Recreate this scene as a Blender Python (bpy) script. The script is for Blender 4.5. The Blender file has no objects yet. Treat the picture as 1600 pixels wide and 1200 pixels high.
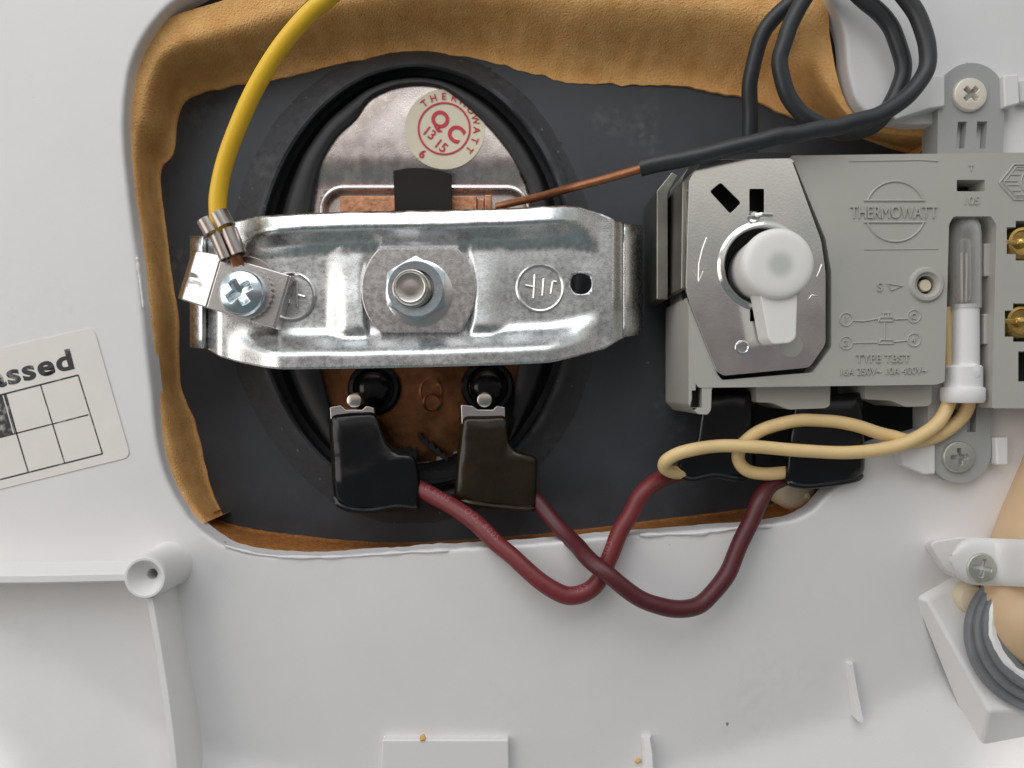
import bpy, bmesh, math, random
from mathutils import Vector, noise, geometry
random.seed(7)
sc = bpy.context.scene
C = sc.collection
S = 0.00015            # metres per unit (one unit = one photo pixel on the shell's face, z = 0)
D = 1200.0             # camera distance from the shell's face, in units

# ------------------------------------------------------------------ camera
cd = bpy.data.cameras.new('camera'); cam = bpy.data.objects.new('camera', cd); C.objects.link(cam)
cam.location = (0, 0, D*S); cam.rotation_euler = (0, 0, 0)
cd.sensor_width = 36; cd.lens = 36*D/1600; cd.clip_start = 0.005; cd.clip_end = 20
cd.dof.use_dof = True; cd.dof.focus_distance = (D-10)*S; cd.dof.aperture_fstop = 12
sc.camera = cam

# ------------------------------------------------------------------ world: a plain room, lighter above than below
w = bpy.data.worlds.new('World'); sc.world = w; w.use_nodes = True
nt = w.node_tree; bg = nt.nodes['Background']
tc = nt.nodes.new('ShaderNodeTexCoord'); sp = nt.nodes.new('ShaderNodeSeparateXYZ')
mr = nt.nodes.new('ShaderNodeMapRange'); mr.inputs[1].default_value = -1; mr.inputs[2].default_value = 1
rp = nt.nodes.new('ShaderNodeValToRGB')
rp.color_ramp.elements[0].position = .05; rp.color_ramp.elements[0].color = (0.15, 0.18, 0.18, 1)
rp.color_ramp.elements[1].position = .95; rp.color_ramp.elements[1].color = (0.56, 0.57, 0.57, 1)
for ps_, cl_ in ((.36, (0.12, 0.15, 0.148)), (.49, (0.16, 0.140, 0.145)), (.555, (0.20, 0.17, 0.175)), (.585, (.29, .315, .305)), (.615, (0.50, 0.47, 0.425)), (.66, (0.74, 0.71, 0.65)), (.72, (.50, .57, .57))):
    e = rp.color_ramp.elements.new(ps_); e.color = (*cl_, 1)
nt.links.new(tc.outputs['Generated'], sp.inputs[0]); nt.links.new(sp.outputs['Y'], mr.inputs[0])
nt.links.new(mr.outputs[0], rp.inputs[0]); nt.links.new(rp.outputs[0], bg.inputs[0]); bg.inputs[1].default_value = 1.0

# ------------------------------------------------------------------ lamps: window above, softer window to the side
def area(name, loc, size, power, col, target=(0, 0, 0)):
    l = bpy.data.lights.new(name, 'AREA'); l.shape = 'RECTANGLE'; l.size, l.size_y = size; l.energy = power; l.color = col
    o = bpy.data.objects.new(name, l); C.objects.link(o); o.location = loc
    d = Vector(target)-Vector(loc); o.rotation_euler = d.to_track_quat('-Z', 'Y').to_euler()
    return o
area('window_light', (-0.12, 0.45, 0.37), (0.70, 0.40), 1.72, (0.96, 0.975, 1.0))
area('side_window_light', (-0.60, 0.05, 0.42), (0.45, 0.5), 1.45, (1.0, 0.94, 0.88))
def spot(name, loc, target, power, deg):
    l = bpy.data.lights.new(name, 'SPOT'); l.energy = power; l.spot_size = math.radians(deg); l.spot_blend = .6; l.shadow_soft_size = .003; l.color = (1, .97, .92)
    o = bpy.data.objects.new(name, l); C.objects.link(o); o.location = loc
    o.rotation_euler = (Vector(target)-Vector(loc)).to_track_quat('-Z', 'Y').to_euler()
spot('sun_patch_light', (0.10, 0.55, 0.85), (0.139, -0.118, 0), 17, 5.0)
spot('sun_patch_light', (0.10, 0.55, 0.85), (-0.141, -0.118, 0), 20, 3.8)
sc.view_settings.view_transform = 'Standard'; sc.view_settings.look = 'None'
sc.view_settings.exposure = 0.0; sc.view_settings.gamma = 1.0

# ------------------------------------------------------------------ helpers
def k(z): return (D-z)/D
def at(px, py, z=0.0):
    f = (D-z)/D
    return Vector(((px-800)*f, (600-py)*f, z))
def spline(pts, n=8, closed=False):
    P = [Vector(p) for p in pts]; out = []; m = len(P)
    for i in range(m if closed else m-1):
        if closed: a, b, c, d = P[i-1], P[i], P[(i+1) % m], P[(i+2) % m]
        else: a, b, c, d = P[max(i-1, 0)], P[i], P[i+1], P[min(i+2, m-1)]
        for j in range(n):
            t = j/n
            out.append(0.5*((2*b)+(c-a)*t+(2*a-5*b+4*c-d)*t*t+(3*b-a-3*c+d)*t**3))
    if not closed: out.append(P[-1].copy())
    return out
def resample(pts, n, closed=False):
    P = list(pts)+([pts[0]] if closed else [])
    L = [0]
    for a, b in zip(P, P[1:]): L.append(L[-1]+(Vector(b)-Vector(a)).length)
    out = []; j = 0; m = n if closed else n-1
    for i in range(n):
        s = L[-1]*i/m
        while j < len(L)-2 and L[j+1] < s: j += 1
        t = (s-L[j])/max(L[j+1]-L[j], 1e-9)
        out.append(Vector(P[j]).lerp(Vector(P[j+1]), min(max(t, 0), 1)))
    return out
def lin(xs, v):
    for (a, fa), (b, fb) in zip(xs, xs[1:]):
        if v <= b: return fa+(fb-fa)*max(0, (v-a))/(b-a)
    return xs[-1][1]
def sst(a, b, v):
    t = min(max((v-a)/(b-a), 0), 1); return t*t*(3-2*t)
def circ(cx, cy, r, n=48, a0=0): return [(cx+r*math.cos(a0+2*math.pi*i/n), cy+r*math.sin(a0+2*math.pi*i/n)) for i in range(n)]
def rrect(x0, y0, x1, y1, r, n=5):
    out = []
    for cx, cy, a in ((x1-r, y0+r, -90), (x1-r, y1-r, 0), (x0+r, y1-r, 90), (x0+r, y0+r, 180)):
        for i in range(n+1):
            t = math.radians(a+90*i/n); out.append((cx+r*math.cos(t), cy+r*math.sin(t)))
    return out
def rounded(pts, r, n=4):
    """polygon with its corners rounded"""
    out = []; m = len(pts)
    for i in range(m):
        a, b, c = Vector(pts[i-1]), Vector(pts[i]), Vector(pts[(i+1) % m])
        q = min(r, (a-b).length*.45, (c-b).length*.45)
        p0 = b+(a-b).normalized()*q; p1 = b+(c-b).normalized()*q
        for j in range(n+1):
            t = j/n; out.append(tuple((1-t)**2*p0+2*t*(1-t)*b+t*t*p1))
    return out

class MB:
    """collects vertices (in units) and faces, built into ONE mesh object"""
    def __init__(s): s.v = []; s.f = []
    def add(s, vs, fs):
        o = len(s.v); s.v += [Vector(x) for x in vs]; s.f += [tuple(i+o for i in f) for f in fs]
    def grid(s, rows, cu=False, cv=False):
        n, m = len(rows), len(rows[0]); fs = []
        for i in range(n if cv else n-1):
            for j in range(m if cu else m-1):
                fs.append((i*m+j, i*m+(j+1) % m, ((i+1) % n)*m+(j+1) % m, ((i+1) % n)*m+j))
        s.add([p for r in rows for p in r], fs)
    def prism(s, outer, zt, zb, holes=(), base=None):
        """outline in photo pixels seen at height zt, straight walls down to zb (base = other outline at zb)"""
        loops = [outer]+list(holes)
        T = [[at(x, y, zt) for x, y in lp] for lp in loops]
        vt = [p for lp in T for p in lp]; n = len(vt)
        ft = [tuple(range(n))] if not holes else [tuple(t) for t in geometry.tessellate_polygon([[Vector((p.x, p.y, 0)) for p in lp] for lp in T])]
        if base: vb = [at(x, y, zb) for x, y in base]
        else: vb = [Vector((p.x, p.y, zb)) for p in vt]
        fs = ft+[tuple(reversed([i+n for i in f])) for f in ft]
        o = 0
        for lp in T:
            m = len(lp)
            for i in range(m):
                a, b = o+i, o+(i+1) % m; fs.append((a, b, b+n, a+n))
            o += m
        s.add(vt+vb, fs)
    def box(s, x0, y0, x1, y1, zt, zb): s.prism([(x0, y0), (x1, y0), (x1, y1), (x0, y1)], zt, zb)
    def lathe(s, cx, cy, z0, prof, n=48, a=1.0, b=1.0, axis=None, cap=True):
        """profile [(radius, height)] round the point seen at (cx, cy) at height z0; radii in units"""
        c = at(cx, cy, z0); q = (Vector(axis).normalized().to_track_quat('Z', 'Y') if axis else None)
        rows = []
        for r, h in prof:
            row = []
            for i in range(n):
                t = 2*math.pi*i/n; p = Vector((r*a*math.cos(t), r*b*math.sin(t), h))
                row.append(c+(q @ p if q else p))
            rows.append(row)
        o = len(s.v); s.grid(rows, cu=True)
        if cap:
            s.f.append(tuple(o+i for i in range(n-1, -1, -1)))
            s.f.append(tuple(o+(len(rows)-1)*n+i for i in range(n)))
    def tube(s, path, r, n=14, a0=0.0, a1=2*math.pi, cap=True):
        """path in units"""
        rows = []; full = a1-a0 > 6.28
        for i, p in enumerate(path):
            t = (path[min(i+1, len(path)-1)]-path[max(i-1, 0)]).normalized()
            nz, sd = frame(t); rr = r(i/(len(path)-1)) if callable(r) else r
            m = n if full else n+1
            rows.append([p+rr*(math.cos(a0+(a1-a0)*j/n)*nz+math.sin(a0+(a1-a0)*j/n)*sd) for j in range(m)])
        o = len(s.v); s.grid(rows, cu=full)
        if full and cap:
            s.f.append(tuple(o+i for i in range(n-1, -1, -1))); s.f.append(tuple(o+(len(rows)-1)*n+i for i in range(n)))
    def build(s, name, m, parent=None, bevel=0, seg=2, smooth=35, loc=None, label=None, solid=0, sub=0):
        me = bpy.data.meshes.new(name)
        L = Vector((0, 0, 0))
        if parent is not None:
            p = parent
            while p is not None: L = L+Vector(p.location); p = p.parent
        elif loc is not None: L = Vector(loc)*S
        me.from_pydata([tuple(v*S-L) for v in s.v], [], s.f)
        bm = bmesh.new(); bm.from_mesh(me)
        bmesh.ops.remove_doubles(bm, verts=bm.verts, dist=1e-7)
        bmesh.ops.recalc_face_normals(bm, faces=bm.faces)
        for f in bm.faces: f.smooth = True
        for ed in bm.edges:
            if len(ed.link_faces) == 2 and ed.calc_face_angle(0) > math.radians(smooth): ed.smooth = False
        bm.to_mesh(me); bm.free(); me.materials.append(m)
        o = bpy.data.objects.new(name, me); C.objects.link(o)
        if parent is not None: o.parent = parent
        elif loc is not None: o.location = L
        if solid:
            md = o.modifiers.new('solid', 'SOLIDIFY'); md.thickness = solid*S; md.offset = -1
        if bevel:
            md = o.modifiers.new('edge', 'BEVEL'); md.width = bevel*S; md.segments = seg; md.limit_method = 'ANGLE'
            md.angle_limit = math.radians(30); md.harden_normals = True
        if sub:
            md = o.modifiers.new('sub', 'SUBSURF'); md.levels = md.render_levels = sub
        if label: o['label'] = label
        return o
def frame(t):
    z = Vector((0, 0, 1)); nz = z-t*z.dot(t)
    if nz.length < 0.05: nz = Vector((0, 1, 0))-t*t.y
    nz.normalize(); return nz, t.cross(nz).normalized()
def thing(name, label, cat, px, py, z, group=None):
    o = bpy.data.objects.new(name, None); C.objects.link(o); o.empty_display_size = 0.005
    o.location = at(px, py, z)*S; o['label'] = label; o['category'] = cat
    if group: o['group'] = group
    return o
def tag(o, label, cat, group=None):
    o['label'] = label; o['category'] = cat
    if group: o['group'] = group
    return o
def path(pts, n=8, wob=0.0):
    q = spline([at(*p) for p in pts], n)
    if wob:
        for i, p in enumerate(q):
            f = wob*min(1, i/12, (len(q)-1-i)/12); v = p*.022
            p += Vector((f*noise.noise(v), f*noise.noise(v+Vector((9, 0, 0))), 0))
    return q
_tc = {}
def text_tris(txt, bold=0.0, spacing=1.0):
    key = (txt, bold, spacing)
    if key in _tc: return _tc[key]
    cu = bpy.data.curves.new('txt', 'FONT'); cu.body = txt; cu.size = 1; cu.align_x = 'CENTER'; cu.offset = bold; cu.space_character = spacing
    cu.resolution_u = 4
    o = bpy.data.objects.new('txt', cu); C.objects.link(o)
    bpy.context.view_layer.update()
    dg = bpy.context.evaluated_depsgraph_get(); me = bpy.data.meshes.new_from_object(o.evaluated_get(dg))
    r = ([(v.co.x, v.co.y) for v in me.vertices], [tuple(p.vertices) for p in me.polygons])
    bpy.data.objects.remove(o); bpy.data.curves.remove(cu); bpy.data.meshes.remove(me); _tc[key] = r
    return r
def put_text(mb, txt, f, zt, th, bold=0.0, spacing=1.0):
    """f maps letter coords (x right, y up, cap height 0.7) to photo pixels; zt = height of the letters' top, th = thickness"""
    vs, fs = text_tris(txt, bold, spacing); n = len(vs)
    T = [at(*f(x, y), zt) for x, y in vs]; B = [p-Vector((0, 0, th)) for p in T]
    cnt = {}
    for q in fs:
        for a, b in zip(q, q[1:]+q[:1]): cnt[(a, b)] = 1
    side = [(a, b, b+n, a+n) for (a, b) in cnt if (b, a) not in cnt]
    mb.add(T+B, list(fs)+side)
def txtmap(cx, cy, h, ang=0, wx=1.0):
    c, s_ = math.cos(math.radians(ang)), math.sin(math.radians(ang)); q = h/0.7
    return lambda x, y: (cx+q*(x*wx*c+(y-.35)*s_), cy+q*(x*wx*s_-(y-.35)*c))

# ------------------------------------------------------------------ materials
def mat(name, col, rough=0.5, metal=0.0, var=0.0, vscale=400, bump=0.0, bscale=1500, rvar=0.0, col2=None, spec=None, sss=0.0, coat=0.0, aniso=False, bdist=0.0002, detail=6):
    m = bpy.data.materials.new(name); m.use_nodes = True; nt = m.node_tree; b = nt.nodes['Principled BSDF']
    b.inputs['Base Color'].default_value = (*col, 1); b.inputs['Roughness'].default_value = rough; b.inputs['Metallic'].default_value = metal
    if spec is not None: b.inputs['Specular IOR Level'].default_value = spec
    if coat: b.inputs['Coat Weight'].default_value = coat; b.inputs['Coat Roughness'].default_value = 0.08
    if sss:
        b.inputs['Subsurface Weight'].default_value = sss; b.inputs['Subsurface Radius'].default_value = (1, .9, .8); b.inputs['Subsurface Scale'].default_value = 0.0015
    tc = nt.nodes.new('ShaderNodeTexCoord'); src = tc.outputs['Object']
    if var or rvar:
        n = nt.nodes.new('ShaderNodeTexNoise'); n.inputs['Scale'].default_value = vscale; n.inputs['Detail'].default_value = detail; n.inputs['Roughness'].default_value = .62
        nt.links.new(src, n.inputs['Vector'])
        if var:
            r = nt.nodes.new('ShaderNodeValToRGB'); c2 = col2 or tuple(c*(1-var) for c in col)
            r.color_ramp.elements[0].position = .3; r.color_ramp.elements[0].color = (*c2, 1)
            r.color_ramp.elements[1].position = .7; r.color_ramp.elements[1].color = (*col, 1)
            nt.links.new(n.outputs[0], r.inputs[0]); nt.links.new(r.outputs[0], b.inputs['Base Color'])
        if rvar:
            q = nt.nodes.new('ShaderNodeMapRange'); q.inputs[1].default_value = .3; q.inputs[2].default_value = .7
            q.inputs[3].default_value = max(rough-rvar, .02); q.inputs[4].default_value = rough+rvar
            nt.links.new(n.outputs[0], q.inputs[0]); nt.links.new(q.outputs[0], b.inputs['Roughness'])
    if bump:
        n2 = nt.nodes.new('ShaderNodeTexNoise'); n2.inputs['Scale'].default_value = bscale; n2.inputs['Detail'].default_value = 3
        nt.links.new(src, n2.inputs['Vector'])
        bp = nt.nodes.new('ShaderNodeBump'); bp.inputs['Strength'].default_value = bump; bp.inputs['Distance'].default_value = bdist
        nt.links.new(n2.outputs[0], bp.inputs['Height']); nt.links.new(bp.outputs[0], b.inputs['Normal'])
    return m
def specks(m, col, scale, size, keep):
    """small spots (dirt; on foam, painted pore shade and glints) with a shape of their own, mixed over the base colour"""
    nt = m.node_tree; b = nt.nodes['Principled BSDF']; tc = nt.nodes.new('ShaderNodeTexCoord')
    v = nt.nodes.new('ShaderNodeTexVoronoi'); v.inputs['Scale'].default_value = scale; nt.links.new(tc.outputs['Object'], v.inputs['Vector'])
    wn = nt.nodes.new('ShaderNodeTexNoise'); wn.inputs['Scale'].default_value = scale*14; nt.links.new(tc.outputs['Object'], wn.inputs['Vector'])
    ad = nt.nodes.new('ShaderNodeMath'); ad.operation = 'MULTIPLY_ADD'; ad.inputs[1].default_value = size*1.6; 
    nt.links.new(wn.outputs[0], ad.inputs[0]); nt.links.new(v.outputs['Distance'], ad.inputs[2])
    lt = nt.nodes.new('ShaderNodeMath'); lt.operation = 'LESS_THAN'; lt.inputs[1].default_value = size*1.5; nt.links.new(ad.outputs[0], lt.inputs[0])
    sx = nt.nodes.new('ShaderNodeSeparateXYZ'); nt.links.new(v.outputs['Color'], sx.inputs[0])
    kp = nt.nodes.new('ShaderNodeMath'); kp.operation = 'LESS_THAN'; kp.inputs[1].default_value = keep; nt.links.new(sx.outputs[0], kp.inputs[0])
    mu = nt.nodes.new('ShaderNodeMath'); mu.operation = 'MULTIPLY'; nt.links.new(lt.outputs[0], mu.inputs[0]); nt.links.new(kp.outputs[0], mu.inputs[1])
    mx = nt.nodes.new('ShaderNodeMix'); mx.data_type = 'RGBA'; mx.inputs['B'].default_value = (*col, 1)
    old = b.inputs['Base Color']
    if old.is_linked: nt.links.new(old.links[0].from_socket, mx.inputs['A'])
    else: mx.inputs['A'].default_value = old.default_value
    nt.links.new(mu.outputs[0], mx.inputs['Factor']); nt.links.new(mx.outputs['Result'], b.inputs['Base Color'])

def smudge(m, col, s1, s2, lo, amt):
    """patchy grime: a broad noise picks the place, a fine one breaks it up"""
    nt = m.node_tree; b = nt.nodes['Principled BSDF']; tc = nt.nodes.new('ShaderNodeTexCoord'); outs = []
    for sc_, a, z in ((s1, lo, lo+.16), (s2, .42, .66)):
        n = nt.nodes.new('ShaderNodeTexNoise'); n.inputs['Scale'].default_value = sc_; n.inputs['Detail'].default_value = 5; nt.links.new(tc.outputs['Object'], n.inputs['Vector'])
        q = nt.nodes.new('ShaderNodeMapRange'); q.inputs[1].default_value = a; q.inputs[2].default_value = z; nt.links.new(n.outputs[0], q.inputs[0]); outs.append(q)
    mu = nt.nodes.new('ShaderNodeMath'); mu.operation = 'MULTIPLY'; nt.links.new(outs[0].outputs[0], mu.inputs[0]); nt.links.new(outs[1].outputs[0], mu.inputs[1])
    m2 = nt.nodes.new('ShaderNodeMath'); m2.operation = 'MULTIPLY'; m2.inputs[1].default_value = amt; nt.links.new(mu.outputs[0], m2.inputs[0])
    mx = nt.nodes.new('ShaderNodeMix'); mx.data_type = 'RGBA'; mx.inputs['B'].default_value = (*col, 1); old = b.inputs['Base Color']
    if old.is_linked: nt.links.new(old.links[0].from_socket, mx.inputs['A'])
    else: mx.inputs['A'].default_value = old.default_value
    nt.links.new(m2.outputs[0], mx.inputs['Factor']); nt.links.new(mx.outputs['Result'], b.inputs['Base Color'])
def cells(m, scale, strength, dist):
    """open foam cells as fine relief"""
    nt = m.node_tree; b = nt.nodes['Principled BSDF']; tc = nt.nodes.new('ShaderNodeTexCoord')
    v = nt.nodes.new('ShaderNodeTexVoronoi'); v.inputs['Scale'].default_value = scale; nt.links.new(tc.outputs['Object'], v.inputs['Vector'])
    bp = nt.nodes.new('ShaderNodeBump'); bp.inputs['Strength'].default_value = strength; bp.inputs['Distance'].default_value = dist
    nt.links.new(v.outputs['Distance'], bp.inputs['Height'])
    if b.inputs['Normal'].is_linked: nt.links.new(b.inputs['Normal'].links[0].from_socket, bp.inputs['Normal'])
    nt.links.new(bp.outputs[0], b.inputs['Normal'])
M = {}
M['shell'] = mat('white_plastic', (.775, .75, .752), .40, var=.06, vscale=30, bump=.10, bscale=3800, rvar=.08)
smudge(M['shell'], (.55, .52, .48), 22, 420, .60, .25)
specks(M['shell'], (.25, .23, .21), 160, .09, .06); specks(M['shell'], (.50, .45, .38), 420, .08, .015)
M['lug'] = mat('white_plastic_parts', (.775, .752, .748), .40, bump=.05, bscale=3000)
M['foam'] = mat('polyurethane_foam', (.93, .54, .22), .9, var=.4, vscale=200, col2=(.74, .38, .13), bump=.40, bscale=1900, bdist=.0009, spec=.12)
cells(M['foam'], 2600, .28, .0005)
specks(M['foam'], (.95, .74, .45), 420, .12, .25); specks(M['foam'], (.52, .26, .09), 800, .17, .5); specks(M['foam'], (.45, .20, .06), 420, .10, .2)  # pale glints and dark pore shade painted into the foam colour
M['foam2'] = mat('browned_foam', (.50, .20, .06), .9, var=.45, vscale=600, bump=.8, bscale=1300, bdist=.0006, spec=.15)
M['tank'] = mat('dark_painted_steel', (.054, .060, .072), .55, var=.35, vscale=60, bump=.12, bscale=900, rvar=.12)
specks(M['tank'], (.16, .16, .16), 150, .10, .14); specks(M['tank'], (.30, .13, .05), 90, .05, .05); smudge(M['tank'], (.19, .19, .18), 38, 480, .56, .38); smudge(M['tank'], (.02, .02, .02), 60, 200, .55, .3)
M['collar'] = mat('scuffed_collar', (.052, .056, .065), .55, var=.3, vscale=500, col2=(.040, .043, .050), bump=.5, bscale=900, rvar=.2)
smudge(M['collar'], (.15, .15, .15), 60, 500, .55, .35); specks(M['collar'], (.17, .165, .16), 520, .22, .22)
M['rubber'] = mat('black_rubber', (.030, .030, .032), .55, var=.3, vscale=200, bump=.1, bscale=1500)
M['black'] = mat('matt_black', (.012, .012, .013), .6)
M['boot'] = mat('glossy_black_vinyl', (.006, .0065, .008), .2, var=.3, vscale=300, bump=.3, bscale=130, bdist=.0008, spec=.42)
M['boot2'] = mat('smoky_brown_vinyl', (.026, .017, .007), .2, var=.5, vscale=120, bump=.3, bscale=130, bdist=.0008, spec=.42)
M['tabm'] = mat('dark_brown_plastic', (.013, .009, .0085), .6, spec=.2)
M['tin'] = mat('tinned_steel', (.82, .74, .70), .27, 1, var=.22, vscale=330, col2=(.68, .58, .57), bump=.16, bscale=2600, rvar=.07)
M['copper'] = mat('copper', (.78, .38, .22), .38, 1, var=.5, vscale=700, bump=.3, bscale=1500, rvar=.1)
M['copper_dark'] = mat('scorched_copper', (.36, .16, .07), .42, 1, var=.6, vscale=160, col2=(.13, .05, .025), bump=.5, bscale=500, rvar=.12)
M['copper_tube'] = mat('copper_tube', (.46, .20, .10), .45, .8, var=.35, vscale=300)
M['zinc'] = mat('zinc_plated_steel', (.85, .84, .845), .28, 1, var=.26, col2=(.61, .635, .64), vscale=800, bump=.20, bscale=4200, rvar=.08)  # bluish second tone puts teal reflections into the colour
M['zinc_pad'] = mat('warm_zinc', (.80, .76, .755), .27, 1, var=.24, vscale=800, bump=.16, bscale=4200, rvar=.08)  # warm tone puts the pad's purplish reflection into the colour
M['zinc_smooth'] = mat('smooth_zinc', (.84, .80, .78), .26, 1, var=.12, vscale=300, bump=.10, bscale=1500)
M['cover'] = mat('passivated_zinc', (.93, .91, .86), .17, 1, var=.14, vscale=90, col2=(.80, .81, .81), bump=.05, bscale=1800, rvar=.05)
M['cover_side'] = mat('shaded_zinc', (.36, .35, .31), .38, 1, var=.25, vscale=200, bump=.15, bscale=900)  # darker copy of the cover zinc, with the side's shade in the colour
M['blue_zinc'] = mat('blue_zinc', (.72, .80, .86), .22, 1, var=.15, vscale=500, bump=.1, bscale=1200)
M['steel'] = mat('stainless', (.70, .65, .60), .24, 1, var=.15, vscale=300, bump=.08, bscale=1500)
M['crimp'] = mat('tinned_crimp', (.50, .44, .41), .3, 1, var=.2, vscale=400)
M['nickel'] = mat('nickel_screw', (.88, .80, .70), .45, .6, var=.12, vscale=600, bump=.1, bscale=1500)
M['dull_screw'] = mat('dull_zinc_screw', (.66, .66, .60), .42, .8, var=.18, vscale=700, bump=.1, bscale=1500)
M['brass'] = mat('brass', (.85, .58, .20), .24, 1, var=.35, vscale=600, bump=.2, bscale=1200)
M['grey'] = mat('grey_plastic', (.47, .452, .412), .42, var=.05, vscale=60, bump=.06, bscale=4000)
M['grey2'] = mat('bluish_grey_plastic', (.39, .39, .385), .45, var=.05, vscale=60, bump=.06, bscale=4000)
M['knob'] = mat('milky_plastic', (.86, .83, .81), .33, sss=.35)
M['knob_eye'] = mat('milky_plastic_thin', (.74, .73, .70), .38, sss=.3)
M['cream'] = mat('cream_plastic', (.80, .68, .50), .45, var=.12, vscale=300)
M['lampw'] = mat('white_lamp_plastic', (.82, .80, .80), .38)
M['red'] = mat('red_silicone', (.200, .026, .030), .42, var=.22, vscale=260, bump=.1, bscale=700)
M['redprint'] = mat('faded_print', (.36, .10, .11), .5)
M['red2'] = mat('dark_red_silicone', (.100, .014, .019), .42, var=.25, vscale=260, bump=.1, bscale=700)
M['wire'] = mat('beige_insulation', (.84, .60, .29), .42, var=.08, vscale=200)
M['sheath'] = mat('black_sheath', (.034, .037, .042), .40, var=.25, vscale=200, bump=.06, bscale=900)
M['beigeprint'] = mat('brown_print', (.42, .27, .12), .5)
M['yellow'] = mat('yellow_insulation', (.93, .56, .03), .36, var=.08, vscale=300)
M['green'] = mat('green_insulation', (.05, .16, .03), .38)
M['cable'] = mat('beige_cable', (.68, .475, .29), .46, var=.08, vscale=60, bump=.06, bscale=900)
M['gland'] = mat('grey_rubber', (.20, .21, .225), .5, var=.2, vscale=300)
M['paper'] = mat('cream_paper', (.80, .76, .71), .55, var=.06, vscale=120, bump=.05, bscale=2000)
M['qcpaper'] = mat('yellowed_sticker', (.82, .75, .58), .45, var=.08, vscale=150)
M['qcred'] = mat('red_print', (.62, .035, .06), .5)
M['ink'] = mat('black_ink', (.018, .02, .024), .5); smudge(M['ink'], (.75, .71, .66), 180, 900, .50, .7)
M['crumb'] = mat('foam_crumb', (.80, .50, .16), .85, var=.3, vscale=2000)
def glass(name, col, rough, body):
    m = bpy.data.materials.new(name); m.use_nodes = True; nt = m.node_tree; b = nt.nodes['Principled BSDF']
    b.inputs['Base Color'].default_value = (*col, 1); b.inputs['Roughness'].default_value = rough; b.inputs['Specular IOR Level'].default_value = 1.0
    tr = nt.nodes.new('ShaderNodeBsdfTransparent'); mx = nt.nodes.new('ShaderNodeMixShader'); lw = nt.nodes.new('ShaderNodeLayerWeight'); lw.inputs[0].default_value = .35
    ad = nt.nodes.new('ShaderNodeMath'); ad.operation = 'ADD'; ad.inputs[1].default_value = body; ad.use_clamp = True
    nt.links.new(lw.outputs['Facing'], ad.inputs[0]); nt.links.new(ad.outputs[0], mx.inputs[0]); nt.links.new(tr.outputs[0], mx.inputs[1]); nt.links.new(b.outputs[0], mx.inputs[2])
    nt.links.new(mx.outputs[0], nt.nodes['Material Output'].inputs[0])
    return m
M['lens'] = glass('clear_lens', (.72, .70, .68), .08, .10)

# ================================================================== the white shell
arc = [(-300, 760), (20, 970), (240, 1135), (300, 1165), (550, 1222), (800, 1235), (1100, 1185), (1430, 1080), (1700, 940), (1950, 780)]
def zp(x, y):
    d = min(y-lin(arc, x), 420)
    return 0.42*(math.sqrt(d*d+9**2)+d)/2
hole_pts = [(300, -12), (262, 10), (225, 55), (201, 110), (192, 200), (200, 300), (213, 400), (224, 500), (235, 600), (245, 690), (263, 755), (298, 812), (355, 855),
            (450, 871), (560, 867), (700, 858), (850, 849), (1000, 835), (1200, 820), (1262, 803), (1298, 768), (1330, 740), (1360, 700), (1400, 684), (1455, 668),
            (1490, 630), (1492, 400), (1490, 235), (1466, 197), (1420, 194), (1372, 185), (1341, 160), (1326, 110), (1320, 52), (1300, 0), (1270, -40), (1150, -80), (900, -90), (600, -85), (400, -60)]
hc = resample(spline([(x, y, 0) for x, y in hole_pts], 8, True), 420, True)
cx0, cy0 = 750, 430
def outer_pt(x, y):
    dx, dy = x-cx0, y-cy0
    t = 1e9
    if dx > 0: t = min(t, (2500-cx0)/dx)
    if dx < 0: t = min(t, (-900-cx0)/dx)
    if dy > 0: t = min(t, (1900-cy0)/dy)
    if dy < 0: t = min(t, (-800-cy0)/dy)
    return cx0+dx*t, cy0+dy*t
def lip(p, i):
    n = noise.noise(Vector((p.x*.02, p.y*.02, 3)))*2.2+noise.noise(Vector((p.x*.09, p.y*.09, 5)))*1.4
    big = 1.0 if p.y > 780 else .35
    return n*big
shell = thing('heater_shell', 'white plastic inner shell of the water heater with a large cut opening', 'housing', 760, 1000, 0)
mb = MB(); rows = []
prof = [(-1.6, -36, 10), (-.6, -26, 6), (.0, -12, 2), (.0, -5, 0), (1.5, -1.2, 0), (5, 0, 0)]
for off, z, inn in prof:
    row = []
    for i, p in enumerate(hc):
        d = (Vector((p.x-cx0, p.y-cy0, 0))).normalized(); o = off+lip(p, i)
        row.append(at(p.x+d.x*o, p.y+d.y*o, 0)+Vector((0, 0, z)))
    rows.append(row)
NR = 110
for j in range(1, NR+1):
    t = (j/NR)**1.25; row = []
    for i, p in enumerate(hc):
        ox, oy = outer_pt(p.x, p.y); d = Vector((p.x-cx0, p.y-cy0, 0)).normalized(); o = 5+lip(p, i)
        sx, sy = p.x+d.x*o, p.y+d.y*o
        x, y = sx+(ox-sx)*t, sy+(oy-sy)*t
        q = at(x, y, 0); q.z = zp(x, y); row.append(q)
    rows.append(row)
mb.grid(rows, cu=True)
mb.build('panel', M['shell'], shell, smooth=60)
# thin ragged flash left along the cut edge
def flash(pts, r):
    mb = MB(); q = spline([at(x, y, 1) for x, y in pts], 10)
    for i, p in enumerate(q): p.z += 1.5*noise.noise(p*.05); p.y += 1.5*noise.noise(p*.06+Vector((4, 0, 0)))
    mb.tube(q, lambda t: r*(.45+.55*abs(noise.noise(Vector((t*9, 1, r)))*2)), 8)
    mb.build('moulding_flash', M['lug'], shell)
flash([(352, 853), (420, 868), (520, 870), (620, 864), (700, 860)], 3.2)
flash([(1000, 836), (1090, 833), (1150, 826), (1205, 822)], 3.6)
flash([(214, 400), (219, 440), (224, 480)], 2.6)
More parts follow.
